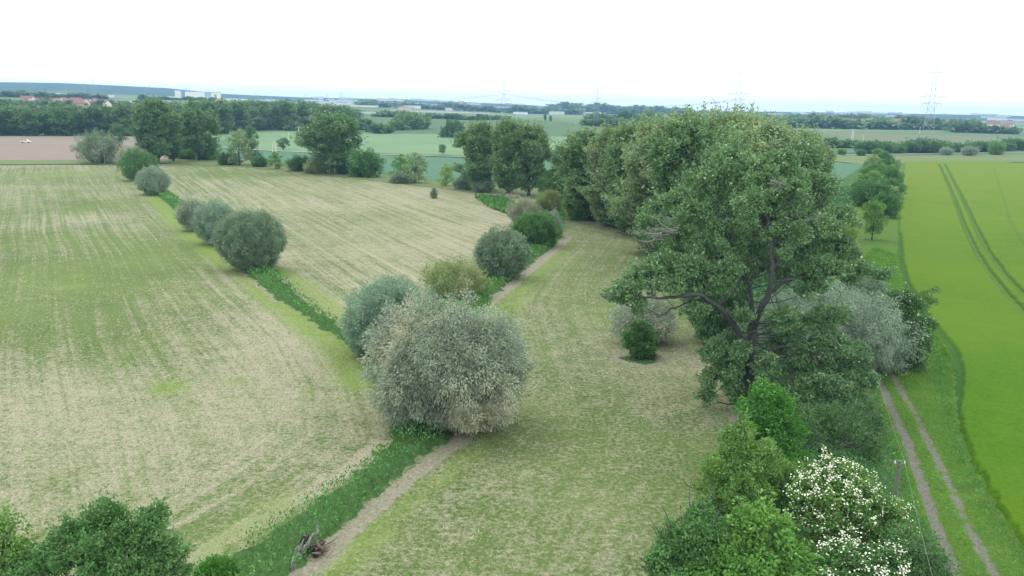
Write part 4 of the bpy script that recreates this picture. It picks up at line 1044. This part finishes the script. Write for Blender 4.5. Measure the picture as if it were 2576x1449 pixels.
far_belt([(1960,0,1500),(2150,0,1500),(2330,0,1600),(2450,0,1700)], 44, 30, 13, 'tree in the belt before the right-hand village', 'tree belt before the village', seed=7)
far_belt([(1930,0,2300),(2150,0,2300),(2400,0,2400)], 34, 42, 15, 'large tree in the far belt around the village', 'far belt around the village', seed=8)
far_belt([(2440,0,1500),(2600,0,1500)], 12, 26, 12, 'small tree on the rise beside the village', 'trees on the rise beside the village', seed=9)
far_belt([(2100,0,780),(2180,0,800),(2290,0,830)], 20, 13, 5, 'bush in the scrubby line across the far crop', 'scrubby line across the far crop', seed=10)
far_belt([(-30,0,1160),(60,0,1330),(120,0,1180),(200,0,1370),(330,0,1200),(420,0,1300)], 40, 13, 7, 'tree in the gardens before the red-roofed village', 'garden trees of the red-roofed village', seed=11)
far_belt([(-30,0,1900),(120,0,1950),(250,0,1950)], 18, 26, 8, 'dark tree behind the red-roofed village', 'trees behind the red-roofed village', seed=12)
far_belt([(330,0,2000),(520,0,2050)], 22, 14, 6, 'tree in the avenue leading to the white warehouse', 'avenue to the white warehouse', seed=13)
far_belt([(900,0,2600),(1300,0,2700),(1450,0,2700)], 34, 60, 16, 'tree among the distant industrial halls', 'trees among the industrial halls', seed=14)
far_belt([(1400,0,3300),(1720,0,3300)], 26, 80, 24, 'tree on the wooded hill above the fields', 'wooded hill above the fields', seed=15)
for px, D, label in [(1386,1300,'tall columnar tree in the middle distance, the taller of the dark pair'),(1372,1250,'columnar tree in the middle distance, the shorter of the dark pair'),(2005,1900,'columnar dark tree beside the white village buildings'),(2482,1950,'dark upright tree on the rise by the village, nearer the pylon')]:
    q = gD(px, 300, D); o = empty('columnar_tree', (q[0], q[1], float(terrain_z(q[0], q[1])) - .3), label, 'tree')
    o.scale = (.26, .26, .85); link('foliage', FF[0]['crown'], L_FOREST, o); link('stems', FF[0]['trunk'], BARK, o)

# ------------------------------------------------------------------ village houses and halls
def house_mesh(name, w, d, h, rh):
    wl = bpy.data.meshes.new(name + '_wall')
    a, b = w / 2, d / 2
    V = [(-a,-b,0),(a,-b,0),(a,b,0),(-a,b,0),(-a,-b,h),(a,-b,h),(a,b,h),(-a,b,h),(-a,0,h+rh),(a,0,h+rh)]
    wl.from_pydata(V, [], [(0,1,5,4),(2,3,7,6),(1,2,6,9,5),(3,0,4,8,7)])
    rf = bpy.data.meshes.new(name + '_roof'); e = .5; k = e * rh / b
    T = .25
    V = [(-a-e,-b-e,h-k+.05),(a+e,-b-e,h-k+.05),(a+e,0,h+rh+.05),(-a-e,0,h+rh+.05),(a+e,b+e,h-k+.05),(-a-e,b+e,h-k+.05)]
    V += [(x, y, z + T) for x, y, z in V]
    rf.from_pydata(V, [], [(6,7,8,9),(9,8,10,11),(0,3,2,1),(3,5,4,2),(0,1,7,6),(4,5,11,10),(1,2,8,7),(2,4,10,8),(5,3,9,11),(3,0,6,9)])
    wn = MB()
    wn.box((0, -b - .02, h * .45), (.6, .04, .7))
    for me in (wl, rf): me.update()
    return wl, rf, wn.mesh(name + '_windows')
WIN = flat('dark_window_glass', (0.05, 0.06, 0.08), 0.2, 0.1, 1)
HM = [house_mesh('house', 13, 10, 4.5, 5.5), house_mesh('house', 17, 10, 5.5, 6), house_mesh('house', 10, 9, 5, 5)]
def house(px, D, rz, wm, rm, k, label, s=1.0, kind='house', group=None):
    q = gD(px, 260, D); z = float(terrain_z(q[0], q[1]))
    o = empty(kind, (q[0], q[1], z), label, 'house', group, rz - math.atan2(q[0], q[1])); o.scale = (s, s, s)
    link('wall', HM[k][0], wm, o); link('roof', HM[k][1], rm, o); 
    for sx in (-.3, 0, .3): link('window', HM[k][2], WIN, o, (sx * (13, 17, 10)[k], 0, 0))
rng = np.random.default_rng(12)
for i in range(25):
    px = 72 + i * 9.6 + rng.uniform(-5, 5); D = rng.uniform(1200, 1420)
    house(px, D, rng.choice([0, 1.57, 1.2, -.8]) + rng.uniform(-.2, .2), [WHITE, WHITE, CREAM, PINKR][rng.integers(4)], [ROOFR, ROOFR, ROOFB, ROOFR][rng.integers(4)], int(rng.integers(3)), 'red-roofed house with pale walls in the village behind the woodland', .95, group='houses of the red-roofed village')
for i in range(26):
    px = 2100 + i * 18 + rng.uniform(-9, 9); D = rng.uniform(1900, 2300)
    house(px, D, rng.uniform(-.4, .4), [WHITE, CREAM, PINKR][rng.integers(3)], [ROOFR, ROOFB][rng.integers(2)], int(rng.integers(3)), 'tiny pale house half hidden by the tree belt near the pylon', 1.1, group='houses of the far village')
def hall(px, D, w, d, h, wall, roof, label, kind='industrial_hall', extra=None, group=None, rz=0.0):
    q = gD(px, 260, D); z = float(terrain_z(q[0], q[1]))
    o = empty(kind, (q[0], q[1], z), label, 'building', group, -math.atan2(q[0], q[1]) + rz)
    a = MB(); a.box((0, 0, h / 2), (w / 2, d / 2, h / 2)); link('wall', a.mesh('hall_wall'), wall, o)
    a = MB(); a.box((0, 0, h + .4), (w / 2 + .5, d / 2 + .5, .4)); link('roof', a.mesh('hall_roof'), roof, o)
    for nm, c, hh, m in (extra or []):
        a = MB(); a.box(c, hh); link(nm, a.mesh('hall_' + nm), m, o)
    return o
hall(507, 2300, 92, 60, 19, HALLW, ROOFG, 'long white warehouse with blue panels and a yellow base band on the skyline', 'warehouse', [('tower', (-53, 0, 10), (7, 20, 10.5), HALLW), ('blue_panel', (-41, -30.4, 10.5), (4.2, .4, 8.5), HALLB), ('blue_panel', (16, -30.4, 12), (7.5, .4, 7), flat('pale_blue_cladding', (.35, .5, .62), .6, .1, .1)), ('yellow_base', (0, -33, 2), (46, 2.5, 3.2), HALLY), ('vent', (33, -30.5, 9), (3, .5, 5), STEEL)])
for i, (px, D, w, d, h, wl, label) in enumerate([(638,3000,190,60,7,GLASS,'long low pale glasshouse row just beyond the white warehouse'),(330,1500,34,20,6,HALLW,'low white hall at the end of the red-roofed village'),(365,1520,50,24,5,HALLW,'wide white farm hall beside the avenue'),(230,3200,140,60,6,GLASS,'low glasshouse between the lattice pylons, behind the village'),(130,3300,190,60,8,HALLW,'long pale hall below the wooded ridge, behind the village'),(15,3400,120,60,8,HALLW,'pale hall below the ridge at the frame edge'),(420,3400,160,60,7,GLASS,'pale strip of glasshouses below the ridge before the warehouse'),
        (1113,3900,44,20,20,PINKR,'pale pink apartment block on the far slope, the wide low one'),(1160,3900,26,20,27,PINKR,'pale pink apartment block on the far slope, the tall narrow one'),
        (955,1500,70,20,3,HALLW,'long white low shed beyond the woodland tip'),(1080,1900,170,30,4,CONC,'long pale logistics hall in the middle of the industrial area'),(1150,2000,150,30,3,CONC,'second pale logistics hall behind the motorway'),(1020,1900,30,20,9,PINKR,'small brick-pink block among the industrial halls'),
        (2035,1850,44,20,9,WHITE,'bright white village building above the grove'),(2075,1900,26,16,8,WHITE,'smaller white building beside the bright one'),(2110,1800,30,14,7,CREAM,'cream village building at the edge of the tree belt')]):
    hall(px, D, w, d, h, wl, ROOFG if wl is not GLASS else GLASS, label)
rng = np.random.default_rng(9)
for i in range(120):
    px = 780 + rng.uniform(0, 720); D = rng.uniform(2400, 5200)
    hall(px, D, rng.uniform(20, 110), 20, rng.uniform(4, 9), [HALLW, CONC, WHITE, GLASS][rng.integers(4)], [ROOFG, HALLW, ROOFR][rng.integers(3)], 'small pale hall scattered in the distant industrial plain', group='scattered distant halls')
for i in range(40):
    px = 1900 + rng.uniform(0, 720); D = rng.uniform(3500, 6000)
    hall(px, D, rng.uniform(20, 90), 20, rng.uniform(4, 9), [HALLW, CONC, WHITE][rng.integers(3)], [ROOFG, HALLW][rng.integers(2)], 'tiny pale building in the hazy plain beyond the village', group='hazy buildings beyond the village')
ribbonpts = [(930,306),(1000,308),(1100,313),(1200,318),(1290,321)]

# ------------------------------------------------------------------ pylons and poles
def beam(mb, a, b, r): mb.tube(np.array([a, b], float), r, 4)
def pylon_mesh(H, base, arms, r=.16):
    mb = MB()
    lv = np.linspace(0, 1, 12) ** .85
    def hw(t): return base / 2 * (1 - t) ** 1.25 + .7
    for sx in (-1, 1):
        for sy in (-1, 1):
            P = [(sx * hw(t), sy * hw(t), t * H) for t in lv]
            mb.tube(np.array(P), np.linspace(r * 1.3, r * .7, len(P)), 4)
    for i in range(len(lv) - 1):
        t, u = lv[i], lv[i + 1]; a, b = hw(t), hw(u)
        for (x0, y0), (x1, y1) in (((-1,-1),(1,-1)),((1,-1),(1,1)),((1,1),(-1,1)),((-1,1),(-1,-1))):
            beam(mb, (x0*a, y0*a, t*H), (x1*b, y1*b, u*H), r * .55)
            beam(mb, (x1*a, y1*a, t*H), (x0*b, y0*b, u*H), r * .55)
            beam(mb, (x0*b, y0*b, u*H), (x1*b, y1*b, u*H), r * .5)
    body = mb.mesh('pylon_tower')
    am = []
    for z, w in arms:
        m = MB(); t = z / H; h = hw(t)
        for s in (-1, 1):
            for sy in (-1, 1):
                beam(m, (s * h, sy * h, z), (s * w, 0, z), r * .7)
                beam(m, (s * h, sy * h, z + w * .16), (s * w, 0, z), r * .6)
            n = 4
            for k in range(n):
                f0 = k / n; x0 = h + (w - h) * f0
                beam(m, (s * x0, h * (1 - f0), z), (s * x0, -h * (1 - f0), z), r * .5)
                beam(m, (s * x0, 0, z), (s * x0, 0, z + w * .16 * (1 - f0)), r * .5)
            beam(m, (s * w, 0, z), (s * w, 0, z - 2.6), r * .9)
            beam(m, (s * w * .55, 0, z), (s * w * .55, 0, z - 2.6), r * .9)
        am.append(m.mesh('pylon_crossarm'))
    return body, am
PY1 = pylon_mesh(80, 11, [(40, 9), (47, 13), (63, 12), (72, 7)], .16)
PY2 = pylon_mesh(50, 8, [(32, 9), (40, 12)], .14)
def pylon(px, pyb, top, P, H, label, group=None, D=None, rz=0.0):
    b = g(px, pyb) if D is None else None
    if D is not None:
        q = gD(px, pyb, D); b = np.array([q[0], q[1], float(terrain_z(q[0], q[1]))])
    h = top_z(b, top) - b[2]
    o = empty('lattice_pylon', b, label, 'pylon', group, rz - math.atan2(b[0], b[1]))
    o.scale = (h / H,) * 3
    link('tower', P[0], STEEL, o)
    for a in P[1]: link('crossarm', a, STEEL, o)
    return b, h
pylon(2332, 357, 163, PY1, 80, 'tallest lattice pylon rising behind the railway hedge above the barley')
pylon(1850, 330, 169, PY1, 80, 'tall lattice pylon behind the twiggy crown of the grove')
pylon(1500, 316, 216, PY1, 80, 'lattice pylon above the fields, between the two poplar groups')
pylon(1266, 315, 206, PY1, 80, 'lattice pylon straight above the corner poplar')
pylon(218, 0, 195, PY1, 80, 'dark lattice pylon behind the red roofs, the bolder of the pair', D=1900)
pylon(147, 0, 200, PY1, 80, 'fainter lattice pylon behind the red roofs', D=2000)
far_py = [(195,206,2500),(455,210,2400),(422,217,2600),(640,232,3000),(763,233,2600),(817,236,2800),(855,231,2600),(893,243,3000),(985,250,2300),(1055,252,2300),(1098,250,2500),(1143,254,2300),(1199,258,2200),(1232,262,2500),(1345,262,2600),(1420,268,2500),(2281,300,3500),(2311,291,3500),(2345,296,3800),(2479,291,3300)]
for px, t, D in far_py:
    pylon(px, 0, t - 2, PY2, 50, 'small hazy lattice pylon far out on the plain', group='far pylons on the plain', D=D)
def hpole(px, py, top, label, arm=1.6, two=False, mat=CONC, r=.16):
    b = g(px, py, 0.2); h = top_z(b, top)
    o = empty('power_pole', b, label, 'pole')
    m = MB()
    for s in ((-.9, .9) if two else (0,)):
        m.tube(np.array([(s, 0, -.2), (s * .6, 0, h)]), [r * 1.4, r], 8)
    link('pole', m.mesh('pole'), mat, o)
    m = MB(); m.box((0, 0, h - .25), (arm, .1, .1))
    for s in (-1, 0, 1): m.tube(np.array([(s * arm * .9, 0, h - .15), (s * arm * .9, 0, h + .18)]), .06, 6)
    link('crossarm', m.mesh('pole_arm'), mat, o)
    return b, h
hpole(752, 357, 321, 'white T-shaped power pole in the field before the woodland', 2.2, mat=CONC, r=.2)
hpole(690, 382, 357, 'short white double-legged pole at the farm road', 1.0, True, r=.2)
hpole(726, 359, 334, 'thin white pole behind the small tree by the farm road', .5)
hpole(264, 414, 367, 'thin wooden pole before the grey-green willow at the meadow edge', .5, mat=WOODP, r=.12)
hpole(2143, 358, 325, 'stout white double-legged pole in the far crop', 2.4, True, r=.32)
hpole(2171, 357, 340, 'thin white pole beside the stout double-legged one', .6, r=.2)
hpole(2312, 346, 319, 'white concrete pole next to the tallest pylon', .8, r=.28)
for px, py in ((1088.0*.8944+0, 0),):
    pass
for i, (px, py, lab) in enumerate([(2017,346,'white marker post in the field, closer to the grove'),(2046,346,'white marker post in the field, closer to the double-legged pole')]):
    b = g(px, py, .2); m = MB(); m.tube(np.array([(0,0,0),(0,0,1.6),(0,0,2.6)]), [.5,.3,.08], 6)
    o = empty('marker_post', b, lab, 'post'); link('cone', m.mesh('marker_cone'), WHITE, o); m = MB(); m.box((0,0,.06),(.7,.7,.06)); link('foot', m.mesh('marker_foot'), CONC, o)

# near wooden pole with insulators and the wire running beside the track
def near_pole(px, py, H, label):
    b = g(px, py)
    o = empty('utility_pole', b, label, 'pole')
    m = MB(); m.tube(np.array([(0,0,-.3),(.02,0,H*.5),(.05,0,H)]), [.15,.13,.10], 10); m.box((.05,0,H+.01),(.1,.1,.01)); link('pole', m.mesh('wood_pole'), WOODP, o)
    m = MB(); m.box((.05,0,H-.22),(.34,.05,.05)); link('crossarm', m.mesh('wood_arm'), WOODP, o)
    for s in (-.27, .37):
        m = MB(); m.tube(np.array([(s,0,H-.18),(s,0,H-.05),(s,0,H+.04)]), [.03,.055,.02], 8); link('insulator', m.mesh('insulator'), WHITE, o)
    return b, H
bp, hp = near_pole(2238, 1352, 0, 'x') if False else (g(2238,1352), 0)
hp = top_z(bp, 1160)
near_pole(2238, 1352, hp, 'weathered wooden utility pole beside the farm track, next to the large elder')
b2 = g(2150, 905); near_pole(2150, 905, hp, 'wooden utility pole buried in the silvery willow')
dirn = (bp - b2); dirn = dirn / np.linalg.norm(dirn)
b3 = bp + dirn * 40; q3 = b3
for s, lab in ((.34, 'thin overhead wire running along the farm track over the wooden pole'),):
    m = MB()
    P = []
    for A, B in ((b2, bp), (bp, b3)):
        for t in np.linspace(0, 1, 16):
            p = A + (B - A) * t
            P.append((p[0] + s, p[1], hp + .03 - 4 * .7 * t * (1 - t)))
    m.tube(np.array(P), .008, 4)
    tag(link('overhead_wire', m.mesh('overhead_wire'), WIRE), lab, 'wire')
# transmission lines between the tall pylons
def wire_between(pA, zA, pB, zB, sag, label, group, r=.05):
    m = MB(); P = []
    for t in np.linspace(0, 1, 24):
        p = pA + (pB - pA) * t
        P.append((p[0], p[1], zA + (zB - zA) * t - 4 * sag * t * (1 - t)))
    m.tube(np.array(P), r, 3); tag(link('power_line', m.mesh('power_line'), WIRE), label, 'power line', group)
pa, pb = gD(855, 250, 2600), g(1266, 315)
for k in range(3):
    wire_between(pa + np.array([k * 9 - 9, 0, 0]), 40, pb + np.array([k * 9 - 9, 0, 0]), 47, 14, 'faint sagging power line over the industrial plain', 'power lines over the plain', .07)
pa, pb = g(1266, 315), g(1850, 330)
for k in range(3):
    wire_between(pa + np.array([k * 9 - 9, 0, 0]), 47, pb + np.array([k * 9 - 9, 0, 0]), 45, 14, 'faint power line running behind the grove', 'power lines behind the grove', .1)

# ------------------------------------------------------------------ dead willow stump in the nettles
def stump():
    b = g(775, 1385); s = depth(b) / FPX
    rng = np.random.default_rng(3)
    o = empty('dead_trunk', b, 'bleached split dead trunk with a blackened hollow lying in the nettle strip', 'dead trunk')
    def P(px, py, z): q = g(px, py, z); return q - b
    m = MB()
    def log(pts, r):
        Q = np.array([P(*p) for p in pts]); ts = np.linspace(0, 1, len(Q) * 4)
        Qs = np.stack([np.interp(ts, np.linspace(0, 1, len(Q)), Q[:, k]) for k in range(3)], 1); Qs[1:-1] += rng.normal(size=Qs[1:-1].shape) * .03
        rr_ = np.interp(ts, np.linspace(0, 1, len(r)), r)
        if max(r) < .12: m.tube(Qs, rr_ * .8, 6)
        else:
            for k_ in range(16):
                off = rng.normal(size=3) * .42; i_ = rng.integers(0, len(ts) // 3); j_ = rng.integers(len(ts) * 2 // 3, len(ts) + 1)
                m.tube(Qs[i_:j_] + off * rr_[i_:j_, None] + rng.normal(size=(j_ - i_, 3)) * .012, rr_[i_:j_] * rng.uniform(.2, .45) * np.linspace(1, .6, j_ - i_), 6)
    log([(734,1420,.1),(746,1398,.35),(758,1375,.7),(768,1348,.95)], [.16,.26,.30,.20])
    log([(744,1405,.2),(762,1382,.55),(780,1358,.85),(790,1343,1.05)], [.18,.30,.28,.14])
    log([(785,1352,1.1),(797,1340,1.3),(800,1325,1.5),(795,1312,1.7)], [.14,.10,.06,.02])
    log([(783,1354,1.1),(792,1345,1.4),(798,1330,1.75)], [.08,.06,.02])
    log([(768,1350,1.1),(764,1342,1.3)], [.1,.03])
    log([(742,1406,.35),(736,1425,.2),(734,1436,.1)], [.18,.14,.05])
    link('wood', m.mesh('dead_wood', True), DEADW, o)
    m = MB()
    log([(756,1378,.62),(764,1362,.9),(771,1346,1.1)], [.12,.2,.16])
    link('hollow', m.mesh('hollow', True), CHAR, o)
    o2 = empty('broken_stump', g(800, 1382), 'reddish-brown broken stump with roots at the edge of the dirt strip beside the dead trunk', 'stump')
    b = g(800, 1382); m = MB()
    def P(px, py, z): return g(px, py, z) - b
    def log2(pts, r):
        Q = np.array([P(*p) for p in pts]); m.tube(Q, r, 8)
    rg = np.random.default_rng(6)
    for _ in range(26):
        x_, y_ = 800 + rg.normal() * 7, 1380 + rg.normal() * 7; dx_, dy_ = rg.normal() * 9, -abs(rg.normal()) * 12
        log2([(x_, y_, .0), (x_ + dx_ * .4, y_ + dy_ * .5, rg.uniform(.2, .5)), (x_ + dx_, y_ + dy_, rg.uniform(.3, .75))], [rg.uniform(.08, .16), .09, .03])
    log2([(805,1378,.3),(828,1366,.3),(850,1352,.35)], [.07,.05,.02]); log2([(803,1385,.2),(815,1380,.2),(830,1372,.1)], [.08,.05,.02]); log2([(800,1385,.1),(812,1395,.03)], [.06,.02])
    link('wood', m.mesh('stump_wood', True), flat('reddish_rotten_wood', (.17, .125, .10), .9, .5, 6, bump=.6), o2)
    m = MB(); log2([(795,1388,.35),(794,1402,.05)], [.16,.14]); link('hollow', m.mesh('stump_hollow', True), CHAR, o2)
stump()
# heap of cut branches at the meadow corner
m = MB(); rng = np.random.default_rng(8); b = g(1262, 497)
for i in range(170):
    c = np.array([rng.normal() * 2.4, rng.normal() * 2.2, rng.uniform(.1, 1.0)]); d = unit(rng.normal(size=3) * np.array([1, .6, .25])) * rng.uniform(.5, 1.5)
    m.tube(np.array([c - d, c + d * rng.uniform(.6, 1)]), [.06, .03], 4)
bp_ = link('brush_pile', m.mesh('brush_pile'), flat('greyish_pink_cut_branches', (.42, .33, .31), .9, .3, 3), None, tuple(b))
tag(bp_, 'greyish-pink heap of cut branches on the green patch at the meadow corner', 'brush pile')

# ------------------------------------------------------------------ pickup on the bare field
def pickup():
    b = g(65, 359, .1)
    o = empty('pickup_truck', b, 'small white pickup truck parked alone on the bare brown field', 'pickup truck', None, .15)
    paint = flat('white_car_paint', (.8, .8, .8), .3, .03, 1)
    gl = flat('tinted_car_glass', (.03, .04, .05), .1, .1, 1); ty = flat('tyre_rubber', (.03, .03, .03), .9, .1, 1)
    V = [(-2.7,.45),(-2.7,1.05),(-.7,1.08),(-.35,1.75),(.85,1.78),(1.45,1.15),(2.6,1.0),(2.7,.45)]
    def prism(V, w, name):
        me = bpy.data.meshes.new(name); n = len(V)
        P = [(x, -w, z) for x, z in V] + [(x, w, z) for x, z in V]
        me.from_pydata(P, [], [tuple(range(n)), tuple(range(2*n-1, n-1, -1))] + [(i+n, (i+1) % n + n, (i+1) % n, i) for i in range(n)]); me.update(); return me
    link('body', prism(V, .95, 'pickup_body'), paint, o)
    link('window', prism([(-.5,1.2),(-.25,1.65),(.75,1.68),(1.25,1.2)], .965, 'pickup_glass'), gl, o)
    m = MB(); m.box((-1.75, 0, 1.09), (.85, .8, .02)); link('cargo_bed', m.mesh('cargo_bed'), flat('dark_bed_liner', (.05, .05, .05), .8, .1, 1), o)
    for x in (-1.7, 1.7):
        for s in (-1, 1):
            m = MB(); a = np.linspace(0, 2*pi, 15)[:-1]
            m.tube(np.array([(x, s*.78, .4), (x, s*.80, .4), (x, s*.98, .4), (x, s*1.0, .4)]), [.05, .4, .4, .05], 14)
            w = link('wheel', m.mesh('wheel'), ty, o)
pickup()

# ------------------------------------------------------------------ ground cover: nettles, weeds, verge grass
def cover(name, px_poly, dens, hmin, hmax, L, W, mat, label, seed, off=0.0, up=1.0, nscale=.6, thr=0.0, avoid=None, zb=0.0, jit=.5, insd=0.0):
    rng = np.random.default_rng(seed)
    P = poly_g(px_poly)
    x0, y0 = P.min(0); x1, y1 = P.max(0)
    n = int((x1 - x0) * (y1 - y0) * dens)
    n = min(n, 900000)
    X = rng.uniform(x0, x1, n); Y = rng.uniform(y0, y1, n)
    k = inside(X + rng.normal(size=n) * .2, Y + rng.normal(size=n) * .2, P)
    X, Y = X[k], Y[k]
    nz = fbm(X * nscale, Y * nscale, seed + 1, 3)
    keep = nz > thr
    if avoid is not None: keep &= avoid(X, Y)
    # thin out with distance
    r = np.hypot(X, Y); keep &= rng.uniform(size=len(X)) < np.clip(95 / r, 0, 1) ** 1.2
    X, Y, nz = X[keep], Y[keep], nz[keep]
    h = hmin + (hmax - hmin) * np.clip((nz - thr) / (1 - thr) * 1.5, 0, 1) * rng.uniform(.55, 1, len(X))
    C = np.stack([X, Y, zb + h], 1)
    D = rng.normal(size=C.shape) * .6 + np.array([0, 0, up])
    s = np.clip(np.hypot(X, Y) / 95, 1, 2.6)
    V, Q, R = leaves(rng, C, D, L, W, jit, np.clip(.6 * rng.uniform(size=len(X)) + .7 * (nz - .25), 0, 1))
    c4 = np.repeat(C, 4, 0); V = c4 + (V - c4) * np.repeat(s, 4)[:, None]
    return tag(link(name, quad_mesh(name, V, Q, dict(rnd=R)), mat), label, 'ground cover', kind='stuff')
cover('nettles', strip_px, 120, .0, 1.25, .30, .13, L_NETTLE, 'dense dark green nettles filling the ditch strip', 41, zb=.1, insd=.0)
cover('nettles', patch_px, 30, .1, .7, .35, .2, L_NETTLE, 'dark nettle patch beside the heap of cut branches', 43, zb=.05)
und = [(1845,1085),(1900,1060),(2190,1000),(2212,1060),(2235,1170),(2262,1280),(2390,1460),(2500,1620),(1600,1620),(1690,1449),(1780,1300),(1800,1200)]
cover('undergrowth', und, 42, .1, 1.3, .24, .12, L_WEED, 'dark shaded weeds and brambles below the trees near the track', 44, nscale=.35, zb=.2)
und2 = [(1430,520),(1500,562),(1590,600),(1650,645),(1700,730),(1760,870),(1835,1010),(1850,1080),(2190,1000),(2140,820),(2080,690),(2110,560),(2150,480),(1450,480)]
cover('undergrowth', und2, 12, .1, 1.5, .42, .26, L_WEED, 'shaded undergrowth on the floor of the poplar grove', 45, nscale=.25, zb=.2)
Bp = poly_g(barley_px); ra = poly_g(rut_a); rb = poly_g(rut_b)
def av(X, Y):
    d1, _ = seg_dist(X, Y, ra); d2, _ = seg_dist(X, Y, rb)
    return (d1 > .42) & (d2 > .38) & (sdf(X, Y, Bp) < .2)
vg = [(2150,880),(2210,1040),(2240,1160),(2285,1290),(2400,1449),(2470,1600),(2720,1600),(2600,1430),(2515,1300),(2440,1165),(2402,1050),(2392,925),(2330,815),(2270,730),(2254,640),(2200,620),(2130,700)]
cover('verge_grass', vg, 60, .0, .22, .16, .05, L_VERGE, 'bright verge grass on both sides of the farm track', 46, up=1.4, avoid=av, nscale=.5, thr=.28, jit=.35)
cover('verge_weeds', [(2205,1050),(2228,1060),(2270,1180),(2330,1330),(2400,1460),(2380,1470),(2285,1310),(2238,1180)], 50, .1, .6, .2, .1, L_NETTLE, 'tall green weeds edging the undergrowth beside the track', 47, nscale=.8, thr=.3)
cover('barley_margin', [(2345,830),(2392,925),(2402,1050),(2440,1165),(2515,1300),(2600,1430),(2570,1430),(2480,1300),(2405,1165),(2370,1050),(2350,930),(2300,850)], 40, .05, .5, .22, .07, L_NETTLE, 'darker grass margin where the verge meets the barley', 48, nscale=.4, thr=.35)
tuft = lambda X, Y: ~inside(X, Y, poly_g(U_px)) & ~inside(X, Y, poly_g(strip_px))
cover('meadow_tufts', [(-300,820),(900,820),(1250,740),(1700,740),(1800,1000),(1780,1200),(1680,1449),(1600,1600),(-500,1600)], 9, .0, .07, .17, .06, leafmat('meadow_clover', (0.06, 0.15, 0.03), (0.22, 0.34, 0.12), pscale=.2), 'short green regrowth scattered over the mown meadow', 49, up=.7, avoid=tuft, nscale=.45, thr=.42, jit=.6)
cover('cut_straw', [(-300,700),(900,700),(1250,700),(1600,700),(1700,1100),(1650,1300),(1500,1600),(-500,1600)], 7, .0, .05, .24, .03, flat('dry_cut_grass', (.58, .54, .39), .9, .2, 2), 'dry cut grass lying in loose swaths on the meadow', 50, up=.15, avoid=tuft, nscale=.3, thr=.46, jit=.3)

# ------------------------------------------------------------------ haze
m, nt, p = newmat('pale_haze')
nt.nodes.remove(p)
pv = N(nt, 'ShaderNodeVolumePrincipled')
pv.inputs['Color'].default_value = (0.34, 0.60, 1.0, 1)
pv.inputs['Density'].default_value = 1.15e-4
pv.inputs['Anisotropy'].default_value = 0.0
nt.links.new(pv.outputs[0], nt.nodes['Material Output'].inputs['Volume'])
mb = MB(); mb.box((0, 3800, 54), (8500, 4100, 57))
hz = link('haze', mb.mesh('haze'), m)
tag(hz, kind='stuff')
